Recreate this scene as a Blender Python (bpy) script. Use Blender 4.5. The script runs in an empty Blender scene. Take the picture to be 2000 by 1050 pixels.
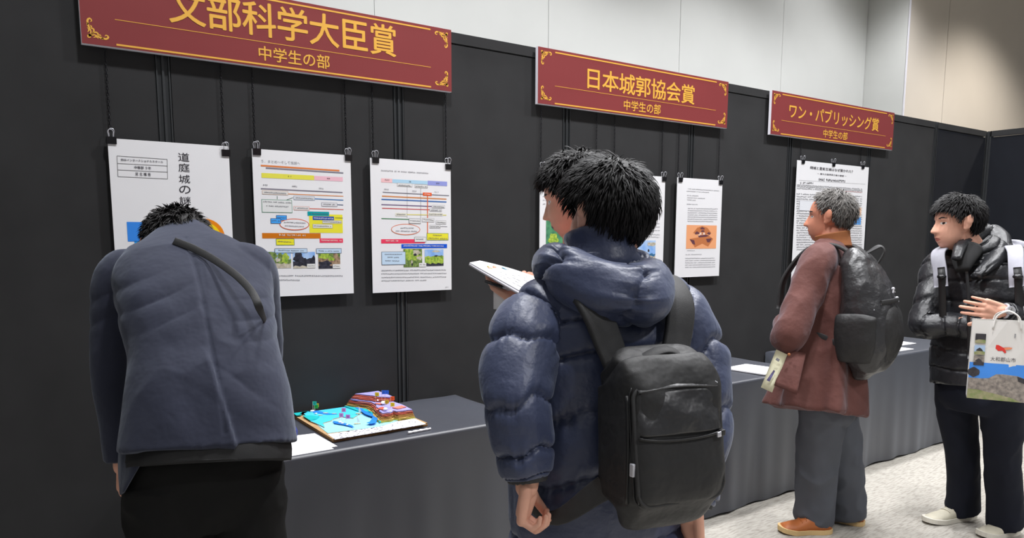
import bpy, bmesh, math, random
import numpy as np
from mathutils import Vector, Matrix
random.seed(7); RNG = np.random.default_rng(11)
scene = bpy.context.scene
COL = scene.collection

# ------------------------------------------------------------------ camera
CF, CYAW, CPIT, CROL, CCY = 1449.92, 0.95629, -0.1279, 0.00228, 650.13
CAM = np.array([0.0, -3.004, 1.436])
_F = np.array([math.cos(CYAW)*math.cos(CPIT), math.sin(CYAW)*math.cos(CPIT), math.sin(CPIT)])
_R = np.array([math.sin(CYAW), -math.cos(CYAW), 0.0]); _U = np.cross(_R, _F)
_c, _s = math.cos(CROL), math.sin(CROL)
_R, _U = _c*_R+_s*_U, -_s*_R+_c*_U
cd = bpy.data.cameras.new('camera'); cam = bpy.data.objects.new('camera', cd); COL.objects.link(cam)
cd.sensor_width = 36; cd.lens = CF/2000*36; cd.shift_y = (CCY-525)/2000; cd.clip_start = .05
m = Matrix.Identity(4)
for i in range(3):
    m[i][0], m[i][1], m[i][2], m[i][3] = _R[i], _U[i], -_F[i], CAM[i]
cam.matrix_world = m; scene.camera = cam
def ray(u, v): return _F+(u-1000)/CF*_R-(v-CCY)/CF*_U
def at_y(u, v, y=-.03): d = ray(u, v); return CAM+d*(y-CAM[1])/d[1]
def at_z(u, v, z=.7): d = ray(u, v); return CAM+d*(z-CAM[2])/d[2]
def at_d(u, v, d): return CAM+ray(u, v)*d

# ------------------------------------------------------------------ world, lamps, exposure
w = bpy.data.worlds.new('hall_light'); scene.world = w; w.use_nodes = True
w.node_tree.nodes['Background'].inputs[0].default_value = (.93, .95, 1, 1)
w.node_tree.nodes['Background'].inputs[1].default_value = .17
def downlight(x, y, z, power, size=.14, angle=120, col=(.975, .98, 1.0)):
    l = bpy.data.lights.new('ceiling_downlight', 'SPOT'); l.energy = power; l.shadow_soft_size = size
    l.spot_size = math.radians(angle); l.spot_blend = .6; l.color = col
    o = bpy.data.objects.new('ceiling_downlight', l); o.location = (x, y, z); COL.objects.link(o)
ZC = 4.5
for x, p in ((1.3, 190), (3.1, 230), (4.9, 220), (6.7, 170)):
    downlight(x, -.10, ZC, p)
for x, p in ((-1.0, 15), (.8, 190), (2.6, 250), (4.4, 240), (6.4, 150)):
    downlight(x, -1.75, ZC, p)
for x, p in ((-1.2, 40), (1.8, 240), (4.8, 200)):
    downlight(x, -5.0, ZC, p)
downlight(6.3, .55, ZC, 40); downlight(8.7, -.5, ZC, 250, col=(1, .95, .88))  # the warm lamp at right is added to brighten the beige bay
vs = scene.view_settings; vs.view_transform = 'Standard'; vs.look = 'None'; vs.gamma = 1; vs.exposure = .32
vs.use_curve_mapping = False

# ------------------------------------------------------------------ materials
def lin(c):
    return tuple(((x/255)/12.92 if x/255 <= .04045 else ((x/255+.055)/1.055)**2.4) for x in c[:3])+(1,)
MATS = {}
def mat(name, col, rough=.7, var=0., vscale=8., bump=0., bscale=300., metal=0., sheen=0., spec=.5, col2=None, stretch=None, bump2=0., b2scale=20., alpha=None):
    """plain or two-tone noise-mottled principled material with optional fine and broad bump"""
    if name in MATS: return MATS[name]
    mt = bpy.data.materials.new(name); mt.use_nodes = True; nt = mt.node_tree; N = nt.nodes; L = nt.links
    b = N['Principled BSDF']; c = lin(col)
    b.inputs['Roughness'].default_value = rough; b.inputs['Metallic'].default_value = metal
    b.inputs['Specular IOR Level'].default_value = spec
    if sheen: b.inputs['Sheen Weight'].default_value = sheen; b.inputs['Sheen Tint'].default_value = (.78, .86, 1, 1)
    b.inputs['Base Color'].default_value = c
    mt.diffuse_color = c
    if var or bump or bump2:
        tc = N.new('ShaderNodeTexCoord'); mp = N.new('ShaderNodeMapping'); L.new(tc.outputs['Object'], mp.inputs[0])
        if stretch: mp.inputs['Scale'].default_value = stretch
    if var:
        n = N.new('ShaderNodeTexNoise'); n.inputs['Scale'].default_value = vscale; n.inputs['Detail'].default_value = 5
        L.new(mp.outputs[0], n.inputs[0])
        cr = N.new('ShaderNodeValToRGB'); cr.color_ramp.elements[0].position = .3; cr.color_ramp.elements[1].position = .7
        c2 = lin(col2) if col2 else tuple(min(1, x*(1+var)) for x in c[:3])+(1,)
        c1 = c if col2 else tuple(x*(1-var) for x in c[:3])+(1,)
        cr.color_ramp.elements[0].color = c1; cr.color_ramp.elements[1].color = c2
        L.new(n.outputs[0], cr.inputs[0]); L.new(cr.outputs[0], b.inputs['Base Color'])
    prev = None
    for amt, sc in ((bump, bscale), (bump2, b2scale)):
        if amt:
            n = N.new('ShaderNodeTexNoise'); n.inputs['Scale'].default_value = sc; n.inputs['Detail'].default_value = 3
            L.new(mp.outputs[0], n.inputs[0])
            bp = N.new('ShaderNodeBump'); bp.inputs['Strength'].default_value = amt; bp.inputs['Distance'].default_value = .6/sc
            L.new(n.outputs[0], bp.inputs['Height'])
            if prev: L.new(prev.outputs[0], bp.inputs['Normal'])
            prev = bp
    if prev: L.new(prev.outputs[0], b.inputs['Normal'])
    MATS[name] = mt
    return mt

# ------------------------------------------------------------------ object helpers
def root(name, label, cat, loc=(0, 0, 0), group=None, kind=None, rotz=0):
    o = bpy.data.objects.new(name, None); o.empty_display_size = .05; o.location = loc; o.rotation_euler[2] = rotz
    COL.objects.link(o); tag(o, label, cat, group, kind); return o
def tag(o, label=None, cat=None, group=None, kind=None):
    if label: o['label'] = label
    if cat: o['category'] = cat
    if group: o['group'] = group
    if kind: o['kind'] = kind
    return o
def mesh(name, V, Fc, mt, parent=None, smooth=False, label=None, midx=None, off=True):
    """one mesh object; vertices in world metres, stored relative to the root's location"""
    V = np.asarray(V, float).reshape(-1, 3)
    me = bpy.data.meshes.new(name)
    p = parent; o0 = np.zeros(3)
    if off:
        while p is not None: o0 = o0+np.array(p.location); p = p.parent
    me.from_pydata((V-o0).tolist(), [], [tuple(int(i) for i in f) for f in Fc])
    for x in (mt if isinstance(mt, (list, tuple)) else [mt]): me.materials.append(x)
    if midx is not None: me.polygons.foreach_set('material_index', np.asarray(midx, np.int32))
    if smooth: me.polygons.foreach_set('use_smooth', np.ones(len(me.polygons), bool))
    me.update()
    o = bpy.data.objects.new(name, me); COL.objects.link(o)
    if parent is not None: o.parent = parent
    if label: o['label'] = label
    return o
class MB:
    """collects simple shapes for one mesh"""
    def __init__(s): s.V = []; s.F = []; s.M = []; s.n = 0
    def add(s, V, Fc, mi=0):
        V = np.asarray(V, float).reshape(-1, 3); s.V.append(V)
        for f in Fc: s.F.append(tuple(int(i)+s.n for i in f)); s.M.append(mi)
        s.n += len(V); return s
    def box(s, a, b, mi=0):
        (x0, y0, z0), (x1, y1, z1) = a, b
        V = [(x0,y0,z0),(x1,y0,z0),(x1,y1,z0),(x0,y1,z0),(x0,y0,z1),(x1,y0,z1),(x1,y1,z1),(x0,y1,z1)]
        return s.add(V, [(0,3,2,1),(4,5,6,7),(0,1,5,4),(1,2,6,5),(2,3,7,6),(3,0,4,7)], mi)
    def bbox(s, a, b, bev, mi=0):
        """box with chamfered edges"""
        bm = bmesh.new(); bmesh.ops.create_cube(bm, size=1)
        a = Vector(a); b = Vector(b)
        for v in bm.verts: v.co = Vector(((v.co[i]+.5)*(b[i]-a[i])+a[i]) for i in range(3))
        bmesh.ops.bevel(bm, geom=bm.edges[:], offset=bev, segments=2, affect='EDGES', profile=.5)
        bm.verts.index_update()
        s.add([v.co[:] for v in bm.verts], [[v.index for v in f.verts] for f in bm.faces], mi); bm.free(); return s
    def prism(s, pts, axis, d0, d1, mi=0):
        """polygon pts (2D) extruded along axis from d0 to d1"""
        n = len(pts); V = []
        for d in (d0, d1):
            for p in pts:
                q = list(p); q.insert(axis, d); V.append(q)
        return s.add(V, [tuple(range(n))[::-1], tuple(range(n, 2*n))]+[(i, (i+1) % n, n+(i+1) % n, n+i) for i in range(n)], mi)
    def rod(s, a, b, r0, r1=None, n=8, mi=0):
        a = np.array(a, float); b = np.array(b, float); r1 = r0 if r1 is None else r1
        V, Fc = sweep([a, b], [r0, r1], n); return s.add(V, Fc, mi)
    def path(s, pts, r, n=6, mi=0, closed=False):
        V, Fc = sweep(pts, r, n, closed); return s.add(V, Fc, mi)
    def obj(s, name, mt, parent=None, smooth=False, label=None):
        return mesh(name, np.vstack(s.V), s.F, mt, parent, smooth, label, s.M if isinstance(mt, (list, tuple)) else None)
def nrm(v): v = np.asarray(v, float); return v/(np.linalg.norm(v, axis=-1, keepdims=True)+1e-12)
def sweep(pts, r, n=6, closed=False):
    pts = np.asarray(pts, float); k = len(pts); r = np.broadcast_to(np.asarray(r, float), (k,))
    T = np.gradient(pts, axis=0) if not closed else np.roll(pts, -1, 0)-np.roll(pts, 1, 0)
    T = nrm(T); ref = np.array([.13, .31, .94]) if abs(T[0][2]) < .9 else np.array([1., .1, 0])
    A = []; a = nrm(ref-ref@T[0]*T[0])
    for i in range(k): a = nrm(a-(a@T[i])*T[i]); A.append(a)
    A = np.array(A); B = np.cross(T, A); t = np.linspace(0, 2*np.pi, n, endpoint=False)
    V = (pts[:, None]+r[:, None, None]*(np.cos(t)[None, :, None]*A[:, None]+np.sin(t)[None, :, None]*B[:, None])).reshape(-1, 3)
    Fc = []
    for i in range(k if closed else k-1):
        j = (i+1) % k
        for q in range(n): Fc.append((i*n+q, i*n+(q+1) % n, j*n+(q+1) % n, j*n+q))
    if not closed: Fc += [tuple(range(n))[::-1], tuple(range((k-1)*n, k*n))]
    return V, Fc
def crom(K, n):
    """Catmull-Rom resampling of key rows to n rows"""
    K = np.asarray(K, float); k = len(K); t = np.linspace(0, k-1, n); i = np.clip(t.astype(int), 0, k-2); f = (t-i)[:, None]
    E = np.vstack([2*K[0]-K[1], K, 2*K[-1]-K[-2]]); a, b, c, d = E[i], E[i+1], E[i+2], E[i+3]
    return .5*(2*b+(c-a)*f+(2*a-5*b+4*c-d)*f*f+(3*b-a-3*c+d)*f**3)
def hsh(I):
    I = I.astype(np.int64); h = I[..., 0]*374761393+I[..., 1]*668265263+I[..., 2]*1274126177
    h = (h ^ (h >> 13))*1274126177; h = h ^ (h >> 16); return (h & 0xffff)/65535.
def vno(P):
    """value noise, -1..1"""
    P = np.asarray(P, float); I = np.floor(P).astype(np.int64); f = P-I; f = f*f*(3-2*f); o = 0
    for dx in (0, 1):
        for dy in (0, 1):
            for dz in (0, 1):
                w_ = (f[..., 0] if dx else 1-f[..., 0])*(f[..., 1] if dy else 1-f[..., 1])*(f[..., 2] if dz else 1-f[..., 2])
                o = o+w_*hsh(I+np.array([dx, dy, dz]))
    return o*2-1
def fbm(P, o=3):
    r = 0; a = 1.
    for i in range(o): r = r+a*vno(np.asarray(P)*2**i+7.3*i); a *= .5
    return r
def tube(path, rad, side, nu=40, nv=40, disp=None, ex=2., caps=True):
    """lofted body/garment section: path keys, (rx, ry_front[, ry_back]) per key, side = person's right"""
    path = np.asarray(path, float); rad = np.asarray(rad, float)
    if rad.ndim == 1: rad = np.stack([rad, rad], 1)
    if rad.shape[1] == 2: rad = np.hstack([rad, rad[:, 1:2]])
    S = np.asarray(side, float); S = np.broadcast_to(S, path.shape) if S.ndim == 1 else S
    E = np.broadcast_to(np.asarray(ex, float), (len(path),))[:, None]
    K = crom(np.hstack([path, rad, S, E]), nu); P = K[:, :3]; Rr = np.maximum(K[:, 3:6], 1e-4)
    T = nrm(np.gradient(P, axis=0)); Sd = K[:, 6:9]; Sd = nrm(Sd-(Sd*T).sum(1, keepdims=True)*T); Fr = np.cross(T, Sd)
    a = np.linspace(0, 2*np.pi, nv, endpoint=False); c = np.cos(a)[None]; s = np.sin(a)[None]; e = 2/K[:, 9:10]
    X = np.sign(c)*np.abs(c)**e; Yv = np.sign(s)*np.abs(s)**e
    ry = np.where(s > 0, Rr[:, 1:2], Rr[:, 2:3])
    G = P[:, None]+Sd[:, None]*(X*Rr[:, :1])[..., None]+Fr[:, None]*(Yv*ry)[..., None]
    if disp is not None:
        du = np.gradient(G, axis=0); dv = np.roll(G, -1, 1)-np.roll(G, 1, 1); Nn = nrm(np.cross(dv, du))
        Uu = np.repeat(np.linspace(0, 1, nu)[:, None], nv, 1); Vv = np.repeat(a[None], nu, 0)
        G = G+Nn*disp(Uu, Vv, G)[..., None]
    V = G.reshape(-1, 3); Fc = []
    idx = np.arange(nu*nv).reshape(nu, nv); r_ = np.roll(idx, -1, 1)
    Fc = np.stack([idx[:-1], r_[:-1], r_[1:], idx[1:]], -1).reshape(-1, 4).tolist()
    if caps: Fc += [list(range(nv))[::-1], list(range((nu-1)*nv, nu*nv))]
    return V, Fc
def ball(c, r, R3=None, nu=20, nv=24):
    """ellipsoid; r scalar or 3; R3 rows = axes"""
    th = np.linspace(0, np.pi, nu)[1:-1]; ph = np.linspace(0, 2*np.pi, nv, endpoint=False)
    X = np.stack([np.outer(np.sin(th), np.cos(ph)), np.outer(np.sin(th), np.sin(ph)), np.outer(np.cos(th), np.ones(nv))], -1).reshape(-1, 3)
    X = np.vstack([X, [0, 0, 1], [0, 0, -1]])*np.broadcast_to(np.asarray(r, float), (3,))
    if R3 is not None: X = X@np.asarray(R3)
    n = nu-2; Fc = []
    for i in range(n-1):
        for j in range(nv): Fc.append((i*nv+j, (i+1)*nv+j, (i+1)*nv+(j+1) % nv, i*nv+(j+1) % nv))
    t = n*nv
    for j in range(nv): Fc += [(t, j, (j+1) % nv), (t+1, (n-1)*nv+(j+1) % nv, (n-1)*nv+j)]
    return X+np.asarray(c), Fc
def capsule(a, b, r0, r1, nv=16):
    a = np.asarray(a, float); b = np.asarray(b, float); d = nrm(b-a)
    pts = []; rr = []
    for t in np.linspace(-1, 0, 5)[:]: q = t*math.pi/2; pts.append(a+d*r0*math.sin(q)); rr.append(max(r0*math.cos(q), 1e-4))
    for t in np.linspace(0, 1, 5): q = t*math.pi/2; pts.append(b+d*r1*math.sin(q)); rr.append(max(r1*math.cos(q), 1e-4))
    pts = np.array(pts)
    # straight axis: build rings by hand so the tangent never flips
    ref = np.array([0, 0, 1.]) if abs(d[2]) < .9 else np.array([1., 0, 0]); A = nrm(ref-(ref@d)*d); B = np.cross(d, A)
    t = np.linspace(0, 2*np.pi, nv, endpoint=False)
    V = (pts[:, None]+np.array(rr)[:, None, None]*(np.cos(t)[None, :, None]*A+np.sin(t)[None, :, None]*B)).reshape(-1, 3)
    k = len(pts); Fc = []
    for i in range(k-1):
        for q in range(nv): Fc.append((i*nv+q, i*nv+(q+1) % nv, (i+1)*nv+(q+1) % nv, (i+1)*nv+q))
    return V, Fc+[tuple(range(nv))[::-1], tuple(range((k-1)*nv, k*nv))]
def fuse(parts, voxel, smooth=4, fac=.5):
    """voxel union of closed shapes -> (V, F quads) as one continuous surface"""
    b = MB()
    for V, Fc in parts: b.add(V, Fc)
    me = bpy.data.meshes.new('tmp'); me.from_pydata(np.vstack(b.V).tolist(), [], b.F); me.update()
    o = bpy.data.objects.new('tmp', me); COL.objects.link(o)
    md = o.modifiers.new('r', 'REMESH'); md.mode = 'VOXEL'; md.voxel_size = voxel
    if smooth:
        sm = o.modifiers.new('s', 'SMOOTH'); sm.factor = fac; sm.iterations = smooth
    dg = bpy.context.evaluated_depsgraph_get(); ev = o.evaluated_get(dg); m2 = ev.to_mesh()
    V = np.empty(len(m2.vertices)*3); m2.vertices.foreach_get('co', V); V = V.reshape(-1, 3)
    Nn = np.empty(len(m2.vertices)*3); m2.vertices.foreach_get('normal', Nn); Nn = Nn.reshape(-1, 3)
    Fc = [tuple(p.vertices) for p in m2.polygons]
    ev.to_mesh_clear(); bpy.data.objects.remove(o); bpy.data.meshes.remove(me)
    return V, Fc, Nn
def text_mesh(s, bold=0., res=3):
    """glyph outlines as (V2, faces), unit em size"""
    cu = bpy.data.curves.new('t', 'FONT'); cu.body = s; cu.size = 1; cu.resolution_u = res; cu.offset = bold
    o = bpy.data.objects.new('t', cu); COL.objects.link(o)
    dg = bpy.context.evaluated_depsgraph_get(); me = bpy.data.meshes.new_from_object(o.evaluated_get(dg))
    V = np.empty(len(me.vertices)*3); me.vertices.foreach_get('co', V); V = V.reshape(-1, 3)[:, :2]
    Fc = [tuple(p.vertices) for p in me.polygons]
    bpy.data.objects.remove(o); bpy.data.curves.remove(cu); bpy.data.meshes.remove(me)
    return V, Fc
# ------------------------------------------------------------------ shared materials
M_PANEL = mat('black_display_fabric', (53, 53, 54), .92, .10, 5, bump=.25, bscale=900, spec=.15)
M_PANEL2 = mat('black_display_fabric_shaded', (30, 32, 38), .92, .10, 5, bump=.25, bscale=900, spec=.15)  # same black fabric, its colour darkened for the weaker light at right
M_POST = mat('black_aluminium', (62, 64, 66), .38, metal=.3, spec=.5)
M_WHITEWALL = mat('white_wall_panel', (206, 207, 204), .8, .02, 3, bump=.12, bscale=500)
M_BEIGE = mat('warm_white_wall_panel', (206, 197, 185), .8, .02, 3, bump=.12, bscale=500)
M_CLOTH = mat('charcoal_tablecloth', (44, 46, 55), .45, .06, 4, bump=.25, bscale=700, spec=.9, sheen=.2)
M_PAPER = mat('white_paper', (236, 236, 239), .75, spec=.3)
M_FOAM = mat('white_foam_board_edge', (226, 224, 232), .6)
M_MAROON = mat('maroon_print', (132, 56, 57), .42, .03, 3, spec=.35)
M_GOLD = mat('gold_print', (232, 174, 66), .5)
M_INK = mat('black_ink', (48, 46, 52), .7, spec=.2)
M_GREYINK = mat('grey_ink', (132, 132, 138), .7, spec=.2)
M_STEEL = mat('bright_steel', (206, 206, 214), .3, metal=.45)
M_BLACKCLIP = mat('black_enamel', (18, 18, 22), .35)
M_CHAIN = mat('dark_chain_metal', (46, 46, 50), .3, metal=.8)
def ink(r, g, b): return mat('ink_%d_%d_%d' % (r, g, b), (r, g, b), .7, spec=.2)

# ------------------------------------------------------------------ the setting
def floor_mat():
    mt = bpy.data.materials.new('pale_loop_carpet'); mt.use_nodes = True; nt = mt.node_tree; N = nt.nodes; L = nt.links
    b = N['Principled BSDF']; b.inputs['Roughness'].default_value = .95; b.inputs['Specular IOR Level'].default_value = .1
    tc = N.new('ShaderNodeTexCoord'); mp = N.new('ShaderNodeMapping'); mp.inputs['Scale'].default_value = (18, 110, 1)
    L.new(tc.outputs['Object'], mp.inputs[0])
    n = N.new('ShaderNodeTexNoise'); n.inputs['Scale'].default_value = 1.; n.inputs['Detail'].default_value = 4; L.new(mp.outputs[0], n.inputs[0])
    cr = N.new('ShaderNodeValToRGB'); cr.color_ramp.elements[0].position = .34; cr.color_ramp.elements[1].position = .56
    cr.color_ramp.elements[0].color = lin((152, 147, 139)); cr.color_ramp.elements[1].color = lin((178, 174, 166))
    L.new(n.outputs[0], cr.inputs[0]); L.new(cr.outputs[0], b.inputs['Base Color'])
    n2 = N.new('ShaderNodeTexNoise'); n2.inputs['Scale'].default_value = 220; L.new(tc.outputs['Object'], n2.inputs[0])
    ad = N.new('ShaderNodeMath'); ad.operation = 'ADD'; L.new(n.outputs[0], ad.inputs[0]); L.new(n2.outputs[0], ad.inputs[1])
    bp = N.new('ShaderNodeBump'); bp.inputs['Strength'].default_value = .5; bp.inputs['Distance'].default_value = .004
    L.new(ad.outputs[0], bp.inputs['Height']); L.new(bp.outputs[0], b.inputs['Normal'])
    return mt
tag(mesh('floor', [(-6, -8, 0), (14, -8, 0), (14, 4, 0), (-6, 4, 0)], [(0, 1, 2, 3)], floor_mat()), 'pale cream carpet with fine lengthwise ribs', None, None, 'structure')
# black display partition: posts, fabric panels and cap rails
PX = [-1.315-.942, -1.315, -.372, .571, 1.513, 2.455, 3.388, 4.332, 5.28, 6.233, 7.124]
ZT = 2.35
wb = root('wall_back', 'long wall of black fabric display panels with grooved posts', None, (0, 0, 0), None, 'structure')
def panel(a, b, par, axis, mt, fixed):
    """panel between posts, along x (axis 0) or y (axis 1)"""
    def q(t, d, z): return (t, fixed+d, z) if axis == 0 else (fixed+d, t, z)
    m1 = MB(); lo, hi = q(a+.027, .0, .02), q(b-.027, .03, ZT-.052); m1.box(tuple(map(min, lo, hi)), tuple(map(max, lo, hi))); m1.obj('fabric_panel', mt, par)
    m2 = MB(); lo, hi = q(a+.026, -.005, ZT-.046), q(b-.026, .035, ZT); m2.box(tuple(map(min, lo, hi)), tuple(map(max, lo, hi))); m2.obj('cap_rail', M_PANEL, par)
def post(x, y, par):
    b = MB(); h = ZT+.002
    b.box((x-.026, y+.006, 0), (x+.026, y+.034, h-.003))
    for dx, wd in ((-.021, .007), (0, .012), (.021, .007)):
        b.prism([(x+dx-wd/2, y+.008), (x+dx-wd/2*.6, y-.004), (x+dx+wd/2*.6, y-.004), (x+dx+wd/2, y+.008)], 2, 0, h)
    b.obj('panel_post', M_POST, par)
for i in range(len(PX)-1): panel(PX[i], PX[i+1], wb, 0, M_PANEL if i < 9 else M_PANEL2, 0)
for x in PX[:-1]: post(x, 0, wb)
wr = root('wall_right', 'black fabric display panels turning toward the viewer at right', None, (PX[-1], 0, 0), None, 'structure')
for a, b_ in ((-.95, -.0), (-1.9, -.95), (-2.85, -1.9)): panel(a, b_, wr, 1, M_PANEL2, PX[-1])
def post_y(y, par):
    b = MB(); x = PX[-1]
    b.box((x+.004, y-.026, 0), (x+.034, y+.026, ZT-.001))
    for dy in (-.02, 0, .02): b.box((x-.005, y+dy-.004, 0), (x+.01, y+dy+.004, ZT))
    b.obj('panel_post', M_POST, par)
for y in (-.012, -.95, -1.9): post_y(y, wr)
# white hall wall behind, with panel joints and a projecting bay at right
wh = root('wall_rear', 'white panelled hall wall rising behind the black partitions', None, (0, 1.3, 0), None, 'structure')
wx = [-4.9, -2., -.64, .69, 2.018, 3.344, 4.68, 6.02, 7.39]
for a, b_ in zip(wx[:-1], wx[1:]):
    MB().box((a+.002, 1.3, 0), (b_-.002, 1.36, ZC)).obj('wall_panel', M_WHITEWALL, wh)
MB().box((-4.9, 1.306, 0), (7.39, 1.4, ZC)).obj('wall_backing', M_GREYINK, wh)
MB().box((7.392, .884, 0), (7.45, 1.34, ZC)).obj('bay_side', M_WHITEWALL, wh)
MB().box((7.386, .875, 0), (7.40, .886, ZC)).obj('corner_bead', M_FOAM, wh)
for a, b_ in ((7.40, 8.16), (8.168, 14)):
    MB().box((a, .883, 0), (b_, .96, ZC)).obj('wall_panel', M_BEIGE, wh)
MB().box((7.4, .889, 0), (14, 1.0, ZC)).obj('wall_backing', M_GREYINK, wh)
tag(MB().box((-6, -8, ZC+.08), (14, 4, ZC+.14)).obj('ceiling', mat('white_ceiling', (225, 225, 222), .9)), 'plain white hall ceiling', None, None, 'structure')

# ------------------------------------------------------------------ award banners
def scroll_corner(x, z, sx, sz, y, s=1.):
    """gold scrollwork in one banner corner, reaching along both edges"""
    b = MB()
    def stroke(pts, wd):
        K = crom(np.array(pts), 14); n = len(K); T = nrm(np.gradient(K, axis=0)); Nn = np.stack([-T[:, 1], T[:, 0]], 1)
        ww = wd*np.sin(np.linspace(.25, np.pi-.15, n))[:, None]
        A, B = K+Nn*ww, K-Nn*ww; V = []
        for q in np.vstack([A, B]): V.append((x+sx*q[0]*s, y, z+sz*q[1]*s))
        b.add(V, [(i, i+1, n+i+1, n+i) for i in range(n-1)])
    for sw in (0, 1):
        f = (lambda P: [(p[1], p[0]) for p in P]) if sw else (lambda P: P)
        stroke(f([(.004, .004), (.020, .012), (.032, .008), (.045, .004), (.058, .004), (.064, .012), (.056, .016), (.053, .011)]), .0032)
        stroke(f([(.012, .012), (.022, .020), (.030, .020), (.033, .014), (.028, .012)]), .0026)
        stroke(f([(.030, .010), (.038, .014), (.042, .010)]), .002)
        stroke(f([(.018, .002), (.026, .006), (.034, .001)]), .002)
        stroke(f([(.040, .0), (.046, .005), (.050, .0)]), .0016)
    stroke([(.001, .001), (.006, .006), (.014, .014)], .006)
    stroke([(.001, .010), (.008, .010), (.012, .004)], .003)
    return b
def put_text(s, x0, x1, z0, z1, y, mt, parent, name='lettering', bold=.01, th=.0008, gap=None):
    """text filling the rectangle x0..x1, z0..z1 on a plane facing -y"""
    b = MB(); V, Fc = text_mesh(s, 0)
    if bold: V = np.vstack([V+np.array([k, q]) for k, q in ((-bold, 0), (bold, 0), (0, bold), (0, -bold))]); n = len(V)//4; Fc = [tuple(i+n*k for i in f) for k in range(4) for f in Fc]
    lo, hi = V.min(0), V.max(0)
    yv = np.full(len(V), y)-(np.arange(len(V))//max(1, len(V)//4))*.00012*(bold > 0)
    P = np.stack([x0+(V[:, 0]-lo[0])/(hi[0]-lo[0])*(x1-x0), yv, z0+(V[:, 1]-lo[1])/(hi[1]-lo[1])*(z1-z0)], 1)
    b.add(P, Fc); return b.obj(name, mt, parent)
def banner(x0, x1, title, tx0, tx1, tz0, tz1, sx0, sx1, label):
    z0, z1, yb, yf = 2.080, 2.348, -.022, -.040
    t = root('award_banner', label, 'banner', (x0, yf, z0), 'maroon and gold award banners')
    MB().box((x0, yf, z0), (x1, yb, z1)).obj('foam_board', M_FOAM, t)
    MB().box((x0+.001, yf-.0015, z0+.0025), (x1-.0, yf-.0002, z1-.001)).obj('printed_face', M_MAROON, t)
    y = yf-.002
    for a, b_, nm in ((2.0885, 2.0945, 'gold_bar'), (2.330, 2.336, 'gold_bar'), (2.1735, 2.1755, 'gold_rule')):
        MB().box((x0+.105, y-.0003, a), (x1-.105, y+.0003, b_)).obj(nm, M_GOLD, t)
    cw = (tx1-tx0)/len(title)
    for i, ch in enumerate(title):
        V, Fc = text_mesh(ch, 0); V = np.vstack([V+np.array([k, q])*.013 for k, q in ((-1, 0), (1, 0), (0, 1), (0, -1))]); n = len(V)//4; Fc = [tuple(j+n*k for j in f) for k in range(4) for f in Fc]
        X = tx0+cw*(i+.5)+(V[:, 0]-.5)*cw*1.03; Zz = tz0+(V[:, 1]+.10)/.95*(tz1-tz0)
        mesh('title_character', np.stack([X, y-.0006-(np.arange(len(V))//n)*.00012, Zz], 1), Fc, M_GOLD, t)
    put_text('中学生の部', sx0, sx1, 2.106, 2.160, y-.0006, M_GOLD, t, 'subtitle_lettering', .012)
    for cx, cz, sx, sz in ((x0+.018, z0+.022, 1, 1), (x1-.018, z0+.022, -1, 1), (x0+.018, z1-.016, 1, -1), (x1-.018, z1-.016, -1, -1)):
        scroll_corner(cx, cz, sx, sz, y-.0004).obj('scroll_ornament', M_GOLD, t)
banner(.315, 1.757, '文部科学大臣賞', .592, 1.490, 2.192, 2.318, .905, 1.188, 'widest-looking maroon award banner at left, its top cut by the frame')
banner(2.240, 3.647, '日本城郭協会賞', 2.535, 3.360, 2.186, 2.291, 2.808, 3.085, 'maroon award banner above the two central dark-haired men')
banner(4.065, 5.518, 'ワン・パブリッシング賞', 4.235, 5.315, 2.196, 2.288, 4.632, 4.920, 'smallest-looking maroon award banner at right, above the grey-haired man')

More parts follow.
